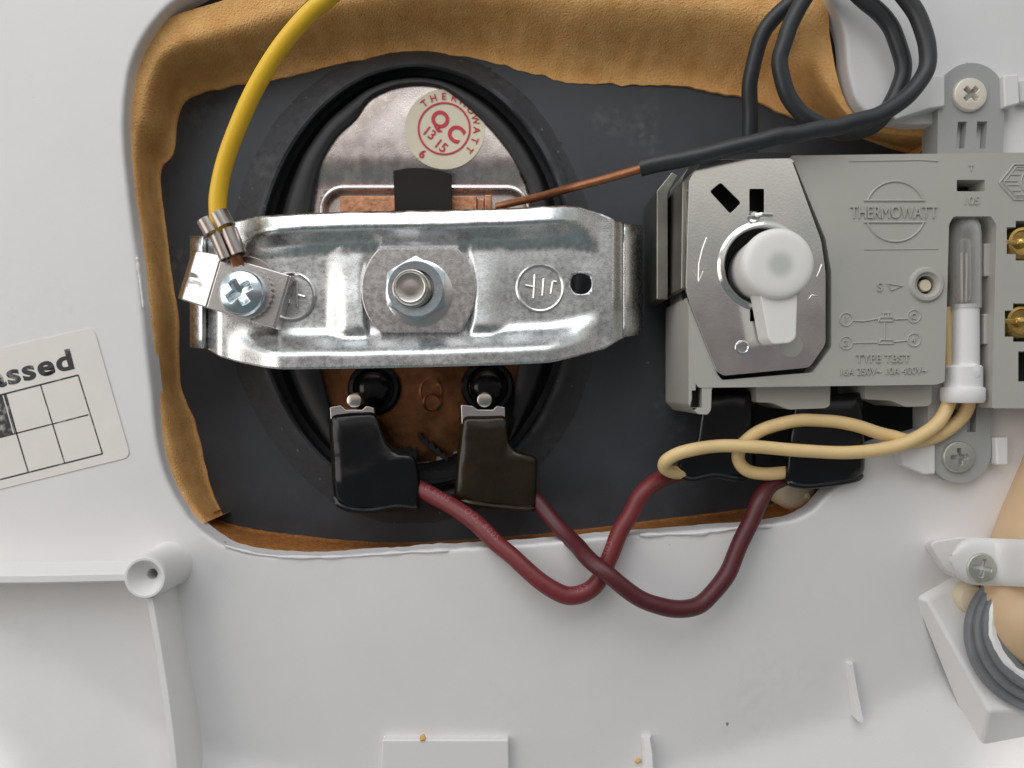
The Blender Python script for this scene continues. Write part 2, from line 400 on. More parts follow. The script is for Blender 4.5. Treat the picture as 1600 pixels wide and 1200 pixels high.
# screw post with ribs
mb = MB()
mb.lathe(226, 903, 82, [(8, -60), (8, -24), (17, -14), (22, -6), (24, -1.5), (26, 0), (29, 0), (30.5, -2), (31.5, -10), (34, -78), (38, -86)], 56, cap=False)
mb.lathe(226, 903, 82, [(8.5, -60), (.1, -60)], 24, cap=False)
post = mb.build('screw_post', M['lug'], shell)
def rib(pts_top, th, zt, zb, name='rib'):
    """a thin wall: centre line in photo pixels at its top edge"""
    mb = MB(); L = [at(x, y, z) for (x, y), z in zip(pts_top, zt)]
    a, b = [], []
    rows = [[], [], [], [], [], []]
    for i, p in enumerate(L):
        t = L[min(i+1, len(L)-1)]-L[max(i-1, 0)]; t.z = 0; t.normalize(); n = Vector((-t.y, t.x, 0)); h = th/2
        for r, (o, z) in zip(rows, ((-h*1.25, zb), (-h, p.z-4), (-h*.6, p.z), (h*.6, p.z), (h, p.z-4), (h*1.25, zb))):
            r.append(Vector((p.x, p.y, 0))+n*o+Vector((0, 0, z)))
    mb.grid(rows); 
    m = len(L); mb.f.append(tuple(r*m for r in range(6))); mb.f.append(tuple(r*m+m-1 for r in range(5, -1, -1)))
    return mb.build(name, M['lug'], shell, smooth=50)
rib([(-160, 907), (-60, 906), (60, 905), (204, 902)], 15, [73, 73, 73, 73], -4)
rib([(234, 935), (247, 1010), (258, 1080), (267, 1150), (276, 1240)], 13, [70, 70, 72, 78, 84], -4)
rib([(1011, 1154), (1015, 1180), (1018, 1260)], 13, [12, 22, 44], -4)
rib([(1330, 1038), (1338, 1085), (1347, 1128)], 9, [10, 15, 28], -4)
mb = MB(); mb.prism([(597, 1156), (795, 1156), (797, 1290), (590, 1290)], 14, -6); mb.build('raised_pad', M['lug'], shell, bevel=3)
# angled block that carries the cable gland
mb = MB()
T = [(1450, 938), (1546, 1113), (1700, 1108), (1860, 1000), (1860, 860), (1560, 880)]
B = [(1428, 930), (1530, 1182), (1700, 1160), (1900, 1080), (1900, 850), (1540, 860)]
Tz = [10, 78, 84, 74, 28, 12]; Bz = [-4, 30, 40, 30, -6, -6]
tv = [at(x, y, z) for (x, y), z in zip(T, Tz)]; bv = [at(x, y, z) for (x, y), z in zip(B, Bz)]
c = sum(tv, Vector())/6
mb.add(tv+bv+[c], [(i, (i+1) % 6, 12) for i in range(6)]+[(i, i+6, (i+1) % 6+6, (i+1) % 6) for i in range(6)])
mb.build('gland_block', M['lug'], shell, bevel=5, seg=3, smooth=20)
# moulded guides each side of the two mounting ears
def guide(pts, zt, name='guide_lug'):
    mb = MB(); mb.prism(pts, zt, -6); return mb.build(name, M['lug'], shell, bevel=3, seg=3)
guide([(1390, 180), (1420, 150), (1450, 117), (1477, 117), (1477, 166), (1452, 170), (1400, 187)], 24)
guide([(1568, 117), (1592, 115), (1594, 162), (1570, 168)], 26)
guide([(1592, 124), (1680, 124), (1680, 160), (1594, 160)], 14)
guide([(1405, 696), (1444, 694), (1462, 694), (1462, 741), (1444, 742), (1412, 728)], 22)
guide([(1556, 684), (1576, 683), (1576, 728), (1558, 727)], 26)

# ================================================================== tank front
GC = (650, 440)
tank = thing('tank_front', 'dark grey painted steel tank front behind the opening with a round raised collar', 'tank', 650, 440, -130)
mb = MB(); rows = []
for j in range(41):
    row = []
    for i in range(61):
        x = 80+i*27.5; y = -220+j*29.5
        z = -130-10*(((x-700)/700)**2+((y-430)/600)**2)-4*noise.noise(Vector((x*.004, y*.004, 2)))
        row.append(at(x, y, -130)+Vector((0, 0, z+130)))
    rows.append(row)
mb.grid(rows)
mb.f = [f for f in mb.f if (lambda c: ((c.x/k(-130)+800-GC[0])/274)**2+((600-c.y/k(-130)-GC[1])/354)**2 > 1)(sum((mb.v[i] for i in f), Vector())/4)]
mb.build('wall_plate', M['tank'], tank)
GC = (650, 440)
def ell(a, b, t, dx=0, dy=0): return GC[0]+dx+a*math.cos(t), GC[1]+dy+b*math.sin(t)
mb = MB(); rows = []
for a, b, z, dx, dy in ((306, 374, -137, -3, 8), (288, 362, -129, -3, 5), (268, 349, -119, -2, 2), (260, 344, -112, 0, 1), (254, 340, -109, 0, 0), (249, 336, -112, 0, 0), (246, 333, -124, 0, 0), (244, 331, -162, 0, 0), (150, 250, -164, 0, 0)):
    row = []
    for i in range(120):
        t = 2*math.pi*i/120; x, y = ell(a, b, t, dx, dy); n = noise.noise(Vector((x*.03, y*.03, z)))*1.6
        row.append(at(x, y, z)+Vector((0, 0, n)))
    rows.append(row)
mb.grid(rows, cu=True); mb.build('collar', M['collar'], tank, smooth=50)

# ------------------------------------------------------------------ rubber gasket
inner = [(486, 345), (497, 271), (523, 219), (556, 187), (577, 157), (608, 140), (647, 133), (683, 136), (711, 152), (757, 193), (790, 232), (813, 268), (826, 296), (828, 345),
         (822, 450), (811, 560), (804, 610), (796, 680), (772, 728), (720, 746), (650, 750), (590, 744), (548, 716), (526, 670), (510, 610), (498, 560), (486, 450)]
ic = resample(spline([(x, y, 0) for x, y in inner], 8, True), 180, True)
mb = MB(); rows = []
for q, z in ((0, -160), (.04, -158), (.17, -150), (.24, -126), (.29, -117), (.36, -114), (.55, -113), (.7, -113), (.76, -114.5), (.84, -115.5), (.93, -117), (.985, -119.5), (1.0, -122), (1.0, -134)):
    row = []
    for p in ic:
        t = math.atan2((p.y-GC[1])/322, (p.x-GC[0])/234); ex, ey = ell(234, 322, t)
        x, y = ex+(p.x-ex)*q, ey+(p.y-ey)*q
        row.append(at(x, y, z)+Vector((0, 0, 1.2*noise.noise(Vector((x*.02, y*.02, q))))))
    rows.append(row)
mb.grid(rows, cu=True)
g = mb.build('flange_gasket', M['rubber'], loc=at(650, 440, -120), smooth=50)
tag(g, 'black rubber gasket ring with a lumpy inner edge around the element flange', 'gasket')

# ------------------------------------------------------------------ heating element flange
fl = thing('element_flange', 'tinned and copper heating element flange behind the clamp bracket', 'flange', 655, 450, -130)
mb = MB(); ids = {}
for j in range(67):
    for i in range(81):
        x, y = 450+i*5.0, 112+j*5.0
        z = -122.5+1.6*math.exp(-((x-600)/70)**2-((y-200)/40)**2)-11*sst(238, 296, y)**1.3-.5*noise.noise(Vector((x*.03, y*.03, 4)))
        ids[i, j] = len(mb.v); mb.v.append(at(x, y, z))
def in_recess(x, y):
    if not (503 < x < 826 and y > 294): return False
    if y < 328 and x < 537: return math.hypot(x-537, y-328) < 34
    if y < 328 and x > 792: return math.hypot(x-792, y-328) < 34
    return True
for j in range(66):
    for i in range(80):
        x, y = 452.5+i*5.0, 114.5+j*5.0
        if ((x-GC[0])/197)**2+((y-GC[1])/314)**2 < 1 and not in_recess(x, y): mb.f.append((ids[i, j], ids[i+1, j], ids[i+1, j+1], ids[i, j+1]))
mb.build('flange_plate', M['tin'], fl, solid=5, smooth=60)
mb = MB(); q = [at(x, y, -133) for x, y in ([(503, 450)]+[p for p in rrect(503, 294, 826, 735, 34, 8)[27:]]+[p for p in rrect(503, 294, 826, 735, 34, 8)[:9]]+[(826, 450)])]
mb.tube(q, 5.0, 10, cap=False); mb.build('pressed_bead', M['tin'], fl)
mb = MB(); mb.prism([ell(190, 284, 2*math.pi*i/60) for i in range(60)], -147, -151); mb.build('recess_floor', M['tin'], fl)
mb = MB(); mb.box(531, 306, 618, 420, -118, -144); mb.box(704, 306, 745, 420, -118, -144); mb.box(757, 304, 768, 420, -116, -144); mb.box(745, 310, 757, 420, -126, -144)
mb.build('copper_strip', M['copper'], fl, bevel=2)
mb = MB(); rows = []
for j in range(40):
    row = []
    for i in range(50):
        x = 496+i*6.6; y = 430+j*8.1
        z = -133+6*math.exp(-((x-672)/60)**2-((y-615)/70)**2)*1.2+4*noise.noise(Vector((x*.012, y*.012, 1)))-8*sst(700, 745, y)-10*sst(770, 800, x)
        row.append(at(x, y, -133)+Vector((0, 0, z+133)))
    rows.append(row)
mb.grid(rows)
mb.f = [f for f in mb.f if (lambda c: ((c.x/k(-133)+800-GC[0])/192)**2+((600-c.y/k(-133)-GC[1])/281)**2 < 1)(sum((mb.v[i] for i in f), Vector())/4)]
mb.build('copper_base', M['copper_dark'], fl)
mb = MB(); mb.lathe(674, 612, -128, [(21, 0), (21, 5), (18, 6.5), (16, 5), (0.1, 5)], 36, b=1.25, cap=False)
mb.lathe(676, 628, -126, [(17, 0), (17, 6), (14, 7.5), (12, 6), (.1, 6)], 32, cap=False); mb.build('pressed_mark', M['copper_dark'], fl)
# dark scorch line along the bottom of the copper, with its ragged drips
mb = MB()
def ragged(a, b, n, amp, seed):
    return [(a[0]+(b[0]-a[0])*i/n, a[1]+(b[1]-a[1])*i/n+amp*noise.noise(Vector((i*.9, seed, 0)))-(amp*.8 if (i*7+seed) % 3 == 0 else 0)) for i in range(n+1)]
mb.prism(ragged((588, 698), (651, 703), 16, 6, 2)+[(652, 748), (585, 748)], -119, -124)
mb.prism(ragged((652, 676), (700, 716), 16, 6, 4)+[(700, 722), (690, 716), (668, 699), (655, 686)], -119, -124)
mb.prism(ragged((655, 738), (716, 736), 12, 3, 1)+[(716, 752), (655, 752)], -119, -124)
mb.build('scorched_residue', M['black'], fl, bevel=1)
for cx, cy in ((585, 607), (762, 604)):
    mb = MB(); mb.lathe(cx, cy, -128, [(46, -6), (46, 3), (42, 8), (36, 9), (33, 5), (31, 6), (27, 14), (21, 20), (14, 22), (.1, 22)], 48, cap=False)
    mb.build('bushing', M['boot'], fl)
for (cx, cy) in ((553, 626), (757, 625)):
    mb = MB(); mb.lathe(cx, cy, -48, [(13, -80), (13, -3), (11.5, -.6), (10, 0), (.1, .4)], 32, cap=False); mb.build('terminal_pin', M['steel'], fl)
# black insulating tab in front of the copper
mb = MB(); rows = []
for j in range(15):
    t = j/14; row = []
    for i in range(13):
        s_ = i/12-.5; y = 262+6*s_+t*75+8*(2*s_)**2*(1-t)*.9; x = 660+s_*(92-6*t*(1 if s_ < 0 else 0))
        z = -98+26*math.sin(t*1.5)
        row.append(at(x, y, z))
    rows.append(row)
mb.grid(rows); o = mb.build('insulating_tab', M['tabm'], loc=at(661, 300, -90), solid=5, bevel=1.5)
tag(o, 'dark brown insulating tab standing up between the copper strips above the bracket', 'tab')

# ------------------------------------------------------------------ QC sticker
qc = thing('qc_sticker', 'round yellowed QC sticker with red print stuck on the tinned flange', 'sticker', 695, 203, -121)
mb = MB(); mb.lathe(695, 202, -121, [(69, -1), (69, .6), (.1, .9)], 72, cap=False); mb.build('sticker_paper', M['qcpaper'], qc)
mb = MB(); kz = k(-120)
mb.lathe(694, 201, -119.7, [(41.5*kz, 0), (41.5*kz, .5), (38.6*kz, .5), (38.6*kz, 0)], 72, cap=False)
put_text(mb, 'Q', txtmap(688, 186, 25, 36), -119, .8, .03); put_text(mb, 'C', txtmap(712, 208, 25, 36), -119, .8, .03)
put_text(mb, '13', txtmap(671, 207, 15, 38), -119, .8, .012); put_text(mb, '15', txtmap(689, 227, 15, 38), -119, .8, .012)
put_text(mb, '6', txtmap(660, 240, 13, 30), -119, .8, .02)
for i, ch in enumerate('THERMOWATT'):
    a = math.radians(-128+i*18.6); rr = 51
    put_text(mb, ch, txtmap(694+rr*math.cos(a), 201+rr*math.sin(a), 10.5, math.degrees(a)+90), -119, .8, 0 if ch in 'MW' else .012)
mb.build('red_lettering', M['qcred'], qc)

# ================================================================== foam
def foam(name, outer, innr, m, label, z0=-22, z1=-132, N=260, split=.58, amp=2.0):
    oc = resample(spline([(x, y, 0) for x, y in outer], 8), N); nn = resample(spline([(x, y, 0) for x, y in innr], 8), N)
    Q = 26; rows = []
    for j in range(Q+4):
        row = []
        for ci, (a, b) in enumerate(zip(oc, nn)):
            q = min(j/Q, 1.0)
            jg = 1+.022*q*noise.noise(Vector((ci*.35, 3, amp)))+.02*q*noise.noise(Vector((ci*.09, 8, amp)))
            x, y = a.x+(b.x-a.x)*q*jg, a.y+(b.y-a.y)*q*jg
            z = z0+(z1-z0)*(.10*q+.90*sst(split-.30, 1.0, q)**1.05)
            v = Vector((x, y, z))
            n = noise.noise(v*.008)*amp*1.3+noise.noise(v*.04)*amp*.2+noise.noise(v*.2)*amp*.3
            edge = 1.0 if 0 < j < Q else .4
            p = at(x, y, z); p.z += n*edge
            if j > Q: p.z = z1-6*(j-Q); 
            row.append(p)
        rows.append(row)
    mb = MB(); mb.grid(rows)
    n_ = N
    for c in (0, N-1):       # close the two cut ends down to the tank
        top = [rows[j][c] for j in range(Q+1)]
        bot = [Vector((p.x, p.y, z1-8)) for p in top]; mb.grid([top, bot])
    o = mb.build(name, m, loc=at(*outer[0], z1), smooth=75); tag(o, label, 'foam'); return o
foam('insulation_foam',
     [(310, 822), (262, 765), (240, 690), (230, 600), (219, 500), (208, 400), (196, 300), (190, 200), (203, 112), (247, 38), (350, 0), (450, -32), (700, -70), (1000, -70), (1200, -45), (1284, -10), (1297, 60), (1308, 120), (1325, 165), (1352, 192), (1400, 200), (1440, 199), (1478, 205)],
     [(347, 804), (332, 770), (318, 720), (302, 655), (283, 610), (279, 560), (279, 500), (267, 420), (256, 330), (251, 266), (270, 240), (275, 192), (285, 162), (309, 146), (372, 132), (427, 123), (496, 108), (560, 94), (640, 84), (740, 90), (820, 112), (880, 128), (960, 131), (1040, 132), (1100, 140), (1180, 158), (1250, 185), (1330, 208), (1400, 232), (1440, 240), (1452, 246)],
     M['foam'], 'thick yellow tan insulation foam lining the top and side of the opening')
foam('foam_strip',
     [(305, 812), (345, 848), (420, 868), (560, 868), (700, 861), (860, 853), (1000, 841), (1200, 824), (1262, 806), (1296, 775)],
     [(332, 809), (372, 822), (450, 835), (560, 846), (640, 848), (720, 844), (860, 833), (960, 821), (1080, 806), (1200, 790), (1235, 772), (1262, 755)],
     M['foam2'], 'thin browned foam strip along the lower edge of the opening', z0=-34, z1=-134, split=.45, amp=2.5)
# cream plug in the lower corner of the opening
pl = thing('cream_plug', 'cream plastic plug peeking from the lower corner of the opening under the boot', 'plug', 1245, 775, -90)
mb = MB(); mb.lathe(1246, 768, -62, [(34, -60), (35, -18), (32, -7), (25, 1), (13, 5), (.1, 6)], 40, b=.95, cap=False)
mb.build('plug_cap', M['cream'], pl)
mb = MB(); mb.lathe(1262, 775, -56, [(5, -6), (5, 1.5), (3, 3), (.1, 3)], 16, cap=False); mb.build('moulding_pip', M['cream'], pl)
mb = MB(); mb.tube(path([(1246, 765, -75), (1222, 762, -80), (1205, 755, -85)], 5), 14, 14); mb.build('plug_stem', M['cream'], pl)

# ================================================================== clamp bracket
br = thing('clamp_bracket', 'galvanised steel clamp bracket with earth symbols and a small hole bridging the flange', 'bracket', 650, 450, -130)
ytop = [(300, 372), (322, 371), (345, 361), (365, 346), (400, 338), (470, 333), (560, 330.5), (700, 328), (800, 325), (880, 321), (905, 323), (940, 334), (965, 345), (980, 349)]
ybot = [(300, 545), (322, 545), (340, 556), (375, 567), (410, 574), (440, 577), (560, 575.5), (700, 572.5), (800, 569.5), (860, 566.5), (900, 558), (945, 545), (968, 531), (980, 526)]
def bz(x, d_top, d_bot, y):
    h = 31*sst(352, 440, x)*(1-sst(850, 935, x))
    wt = h*(1-sst(20, 52, d_top))-max(0, 24-d_top)*(.36+.10*noise.noise(Vector((x*.045, y*.12, 6))))*sst(352, 440, x)*(1-sst(860, 925, x)); wb = h*(1-sst(20, 54, d_bot))
    z = -6+max(wt, wb)
    # pads: raised frame between the stamped flats
    cp = math.hypot((x-653)/92, (y-450)/170)
    mid = sst(0.89, 1.0, cp)*sst(506, 542, x)*(1-sst(760, 796, x))
    edge_t = 1-sst(40, 68, d_top); edge_b = 1-sst(40, 66, d_bot)
    inner = sst(360, 420, x)*(1-sst(900, 950, x))
    z += 8.5*max(mid, max(edge_t, edge_b)*inner*(1 if True else 0))*(1 if h > 0 else 0)
    z += mid*.10*(y-450)*(1-max(edge_t, edge_b))
    z -= 1.5*noise.noise(Vector((x*.02, y*.02, 9)))
    return z
mb = MB(); rows = []; NX, NY = 172, 66
for i in range(NX+1):
    x = 322+i*(975-322)/NX; row = []
    a, b = lin(ytop, x), lin(ybot, x)
    for j in range(NY+1):
        y = a+(b-a)*j/NY
        px, py = x, y
        z = bz(px, py-a, b-py, py)
        # ends roll over
        z -= 16*sst(345, 322, x)+16*sst(955, 975, x)
        row.append((px, py, z))
    rows.append(row)
n0 = NY+1
flat = [p for r in rows for p in r]; HR = 17
ins = [math.hypot(p[0]-908, p[1]-443) < HR for p in flat]; moved = list(flat)
for i in range(NX):
    for j in range(NY):
        ids = (i*n0+j, i*n0+j+1, (i+1)*n0+j+1, (i+1)*n0+j)
        q = [ins[c] for c in ids]
        if sum(q) >= 3: continue
        for c in ids:
            if ins[c]:
                p = flat[c]; d_ = max(math.hypot(p[0]-908, p[1]-443), .01); moved[c] = (908+(p[0]-908)*HR/d_, 443+(p[1]-443)*HR/d_, p[2])
        mb.f.append(ids)
mb.v = [at(*p) for p in moved]
mb.build('bridge_plate', M['zinc'], br, solid=13, smooth=60)
def leg(x0, ys, z0, x1, ye, z1, flip):
    mb = MB(); rows = []
    for j in range(15):
        t = j/14; row = []
        for i in range(11):
            u = i/10; y = (ys[0]+(ys[1]-ys[0])*u)*(1-t)+(ye[0]+(ye[1]-ye[0])*u)*t
            x = x0+(x1-x0)*sst(-.3, 1.0, t) if False else x0+(x1-x0)*math.sin(t*math.pi/2)
            z = z0+(z1-z0)*(1-math.cos(t*math.pi/2))
            row.append(at(x, y, z))
        rows.append(row)
    mb.grid(rows)
    return mb.build('leg', M['zinc'], br, solid=12*flip, smooth=60)
leg(324, (371, 545), -22, 309, (369, 542), -64, -1)
leg(974, (350, 527), -22, 1004, (352, 520), -96, 1)
def emboss(cx, cy, r, lines, z, m, name, par, rad=2.8):
    mb = MB(); q = [at(cx+r*math.cos(t*2*math.pi/40), cy+r*math.sin(t*2*math.pi/40), z) for t in range(41)]
    mb.tube(q, rad, 6, cap=False)
    for (x0, y0, x1, y1) in lines: mb.tube([at(x0, y0, z), at((x0+x1)/2, (y0+y1)/2, z+.4), at(x1, y1, z)], rad*.8, 6)
    mb.build(name, m, par)
a0_ = math.asin(66/90)
pad = [(654+90*math.cos(a), 453+90*math.sin(a)) for a in [-a0_+2*a0_*i/22 for i in range(23)]]+[(654+90*math.cos(a), 453+90*math.sin(a)) for a in [math.pi-a0_+2*a0_*i/22 for i in range(23)]]
mb = MB(); mb.prism(pad, 5.5, -9); mb.build('pressed_pad', M['zinc_pad'], br, bevel=2.2, seg=3)
emboss(844, 450, 36, [(821, 446, 835, 449), (836, 429, 834, 466), (850, 435, 848, 462), (864, 440, 861, 459), (864, 440, 870, 441)], -4.6, M['zinc_smooth'], 'earth_symbol', br)
emboss(455, 463, 36, [(466, 461, 476, 464), (464, 440, 464, 480), (449, 445, 452, 474)], -3.0, M['zinc_smooth'], 'earth_symbol', br)

# ------------------------------------------------------------------ stud and nut
nut = thing('hex_nut', 'bluish zinc hex nut in the middle of the clamp bracket', 'nut', 650, 452, -5)
mb = MB()
c = at(649, 451, 30); R = 52*k(30); rows = []
for (rc, zz, kind) in ((30, 24, 'c'), (30, 30, 'c'), (43.5, 30.5, 'c'), (50, 25, 'm'), (50, -4, 'h'), (40, -36, 'h')):
    row = []
    for i in range(72):
        t = 2*math.pi*i/72; hx = R*math.cos(math.pi/6)/math.cos(((t-math.pi/6) % (math.pi/3))-math.pi/6)
        if kind == 'c': r_ = rc*.97; z_ = zz
        else: r_ = hx; z_ = (30-.5*(hx-43) if kind == 'm' else zz-30)
        row.append(Vector((c.x+r_*math.cos(t), c.y+r_*math.sin(t), z_ if kind != 'h' else -6 if zz < -10 else 16)))
    rows.append(row)
mb.grid(rows, cu=True); mb.build('nut_body', M['blue_zinc'], nut, smooth=28)
mb = MB(); mb.lathe(655, 458, 8, [(52, -9), (52, -1), (50, 0), (30, 0)], 60, cap=False); mb.build('washer_face', M['zinc_smooth'], nut)
stud = thing('threaded_stud', 'round steel stud end standing through the hex nut', 'stud', 645, 450, -120)
mb = MB(); mb.lathe(641, 449, 58, [(26.5, -170), (26.5, -5), (25, -2), (22, 0), (20.5, -.8), (10, .2), (.1, .4)], 48, cap=False); mb.build('stud_end', M['steel'], stud)
mb = MB(); q = []
for i in range(200):
    t = i/199; a = t*2*math.pi*7; p = at(641, 449, 58); q.append(Vector((p.x+26.8*math.cos(a), p.y+26.8*math.sin(a), 49-t*28)))
mb.tube(q, 1.5, 6); mb.build('thread', M['steel'], stud)

# ------------------------------------------------------------------ screw heads
def screw(name, label, cx, cy, z, r, rot, m, dome, depth=12, arm=.62, wid=.15, skirt=6, group=None, cat='screw', extra=None):
    t_ = thing(name, label, cat, cx, cy, z, group); r *= k(z)
    mb = MB(); rows = []; c = at(cx, cy, z); NRr, NA = 44, 96
    cr, sr = math.cos(math.radians(rot)), math.sin(math.radians(rot))
    for i in range(NRr+1):
        q = i/NRr; row = []
        for j in range(NA):
            a = 2*math.pi*j/NA; x, y = q*math.cos(a), q*math.sin(a)
            u, v = abs(x*cr+y*sr), abs(-x*sr+y*cr)
            if u < v: u, v = v, u
            rec = (1-sst(wid*.8, wid*1.25, v))*(1-sst(arm*.9, arm, u))
            h = dome*(1-q**2.4)-depth*rec*(1-.45*u/arm)-(dome*.25+2)*sst(.93, 1, q)
            row.append(c+Vector((x*r, y*r, h)))
        rows.append(row)
    rows.append([p-Vector((0, 0, skirt)) for p in rows[-1]])
    mb.grid(rows, cu=True); mb.build('screw_head', m, t_, smooth=60)
    return t_

# ------------------------------------------------------------------ earth clamp: folded plate, screw, washer, wire
cl = thing('earth_clamp', 'folded square clamp plate tilted on the end of the bracket under the earth screw', 'clamp', 375, 455, 2)
ca, sa = math.cos(math.radians(16.5)), math.sin(math.radians(16.5))
def cw(u, v): return 389+u*ca-v*sa, 456+u*sa+v*ca     # u along the plate, v across it
mb = MB()
mb.prism([cw(-57, -43), cw(53, -43), cw(53, 43), cw(-57, 43)], 24, 15)
mb.build('plate', M['zinc_smooth'], cl, bevel=1.8, seg=3)
mb = MB(); rows = []
for i in range(20):
    t = i/19; row = []
    u = -57-52*t; z = 23.5-10*t-(38*(t-.78)/.22 if t > .78 else 0)
    if t > .78: u = -57-52*.78-52*.22*((t-.78)/.22)*.55
    hw = 43+(-4)*t
    for j in range(25):
        v = -hw+2*hw*j/24+t*2
        zz = z-8*math.exp(-((v-6)/7)**2)*sst(.15, .75, t)
        row.append(at(*cw(u, v), zz))
    rows.append(row)
mb.grid(rows); mb.build('bent_tab', M['zinc_smooth'], cl, solid=9, smooth=50)
mb = MB(); mb.prism([cw(52, -42), cw(57, -42), cw(57, 44), cw(52, 44)], 21, -4); mb.build('folded_lip', M['zinc_smooth'], cl, bevel=1.2)
es = screw('pan_head_screw', 'silver pan head cross screw holding the earth clamp plate', 376, 457, 48, 36, 33, M['blue_zinc'], 9, depth=13, arm=.60, wid=.16, skirt=14)
mb = MB(); rows = []; c = at(383, 457, 30)
for r_, z_ in ((30, 25), (40, 25), (40, 33), (30, 33)):
    rows.append([Vector((c.x+(r_+(1.6 if (i//2) % 2 and r_ > 31 else 0))*math.cos(2*math.pi*i/112), c.y+(r_+(1.6 if (i//2) % 2 and r_ > 31 else 0))*math.sin(2*math.pi*i/112), z_)) for i in range(112)])
mb.grid(rows, cu=True, cv=True); mb.build('toothed_washer', M['zinc_smooth'], es)

ew = thing('earth_wire', 'yellow and green earth wire crimped to the clamp on the bracket', 'wire', 342, 345, 20)
P = path([(760, -330, 30), (640, -150, 60), (560, -50, 70), (525, -14, 70), (482, 22, 68), (438, 74, 64), (402, 132, 58), (374, 192, 50), (351, 255, 40), (341, 305, 34), (341, 340, 32), (348, 366, 28)], 10)
mb = MB(); mb.tube(P, lambda t: 13.0+.5*noise.noise(Vector((t*14, 0, 0))), 20); mb.build('insulation', M['yellow'], ew)
mb = MB(); mb.tube(P[:66], 13.7, 6, math.radians(62), math.radians(128)); mb.build('green_stripe', M['green'], ew)
def uax(px, py, z, ang): 
    t = Vector((math.cos(math.radians(ang)), -math.sin(math.radians(ang)), -.05)).normalized(); return at(px, py, z), t
def crimp(px, py, z, length, r, ang, gap, name):
    c, t = uax(px, py, z, ang); nz, sd = frame(t); mb = MB()
    for sg in (-1, 1):     # two wings rolled in towards the middle
        rows = []
        for i in range(2):
            p = c+t*(length*(i-.5)); row = []
            for j in range(13):
                a = math.pi*1.02-(math.pi*1.02+.75)*j/12
                cxx = sg*(gap/2+r*.5); 
                row.append(p+sd*(sg*gap/2+sg*r*.52+math.sin(a)*r*.52*sg)+nz*(math.cos(a)*r*.60+r*.4))
            rows.append(row)
        mb.grid(rows)
    rows = [[c+t*(length*(i-.5))+sd*(r*1.04*math.sin(a))+nz*(-r*.75*math.cos(a)) for a in [math.radians(x) for x in range(-95, 96, 12)]] for i in range(2)]
    mb.grid(rows)
    mb.build(name, M['crimp'], ew, solid=-3.2, bevel=.8)
crimp(340, 350, 36, 24, 20, 62, .6, 'insulation_crimp')
crimp(358, 382, 30, 42, 16.5, 68, .6, 'conductor_crimp')
mb = MB(); mb.tube(path([(338, 345, 30), (346, 362, 30), (357, 382, 30), (368, 402, 27), (373, 415, 22)], 6), 9.5, 12); mb.build('copper_strand', M['copper_tube'], ew)
mb = MB(); c = at(381, 450, 10); mb.prism([(x, y) for x, y in circ(385, 447, 47, 40)], 13.5, 8); mb.build('ring_tongue', M['crimp'], ew, bevel=1)

# ================================================================== thermostat
th = thing('thermostat', 'grey plastic thermostat with metal cover plate and white knob', 'thermostat', 1320, 430, -90)
ZF = 60
cov = [(1077, 279), (1099, 250), (1236, 247), (1283, 376), (1290, 425), (1290, 538), (1265, 574), (1130, 587), (1121, 581), (1076, 468), (1072, 450)]
cov_r = rounded(cov, 7, 3)
groove = rounded([(1068, 276), (1092, 238), (1244, 238), (1290, 373), (1299, 425), (1299, 543), (1270, 582), (1128, 594), (1115, 585), (1070, 472), (1062, 452)], 8, 3)
out = [(1050, 470), (1046, 250), (1080, 232)] 
outline = rounded([(1236, 243), (1700, 237), (1700, 638), (1550, 638), (1557, 352), (1549, 338), (1490, 338), (1483, 350), (1476, 597), (1462, 601), (1092, 606), (1086, 598), (1074, 470), (1120, 583), (1128, 594), (1270, 582), (1299, 543), (1299, 425), (1290, 373)], 3, 2)
def hexa(cx, cy, r): return circ(cx, cy, r, 6)
b1 = [(1573, 355), (1587, 355), (1587, 345), (1650, 345), (1650, 407), (1587, 407), (1587, 397), (1573, 397)]
b2 = [(1570, 485), (1583, 485), (1583, 474), (1650, 474), (1650, 534), (1583, 534), (1583, 526), (1570, 526)]
b3 = [(1591, 549), (1640, 549), (1640, 596), (1591, 596)]
slot = rrect(1495, 281, 1539, 299, 1.5)
hole_reset = circ(1447, 445, 14.5, 32)
mb = MB(); mb.prism(outline, ZF, 12, holes=[list(reversed(h)) for h in (b1, b2, b3, slot, hole_reset)])
mb.build('front_shell', M['grey'], th, bevel=2.5, seg=3)
# lower body: steps back behind the front
mb = MB(); mb.prism([(1074, 262), (1240, 252), (1690, 246), (1690, 632), (1540, 632), (1482, 592), (1092, 598), (1074, 470)], 11, -122); mb.build('back_shell', M['grey'], th, bevel=4, seg=3)
# added black boxes that paint the shade inside the terminal openings
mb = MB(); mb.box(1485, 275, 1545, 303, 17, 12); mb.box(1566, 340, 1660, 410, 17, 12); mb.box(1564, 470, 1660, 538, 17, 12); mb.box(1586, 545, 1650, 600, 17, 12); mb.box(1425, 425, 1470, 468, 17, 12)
mb.build('shade_backing', M['black'], th)
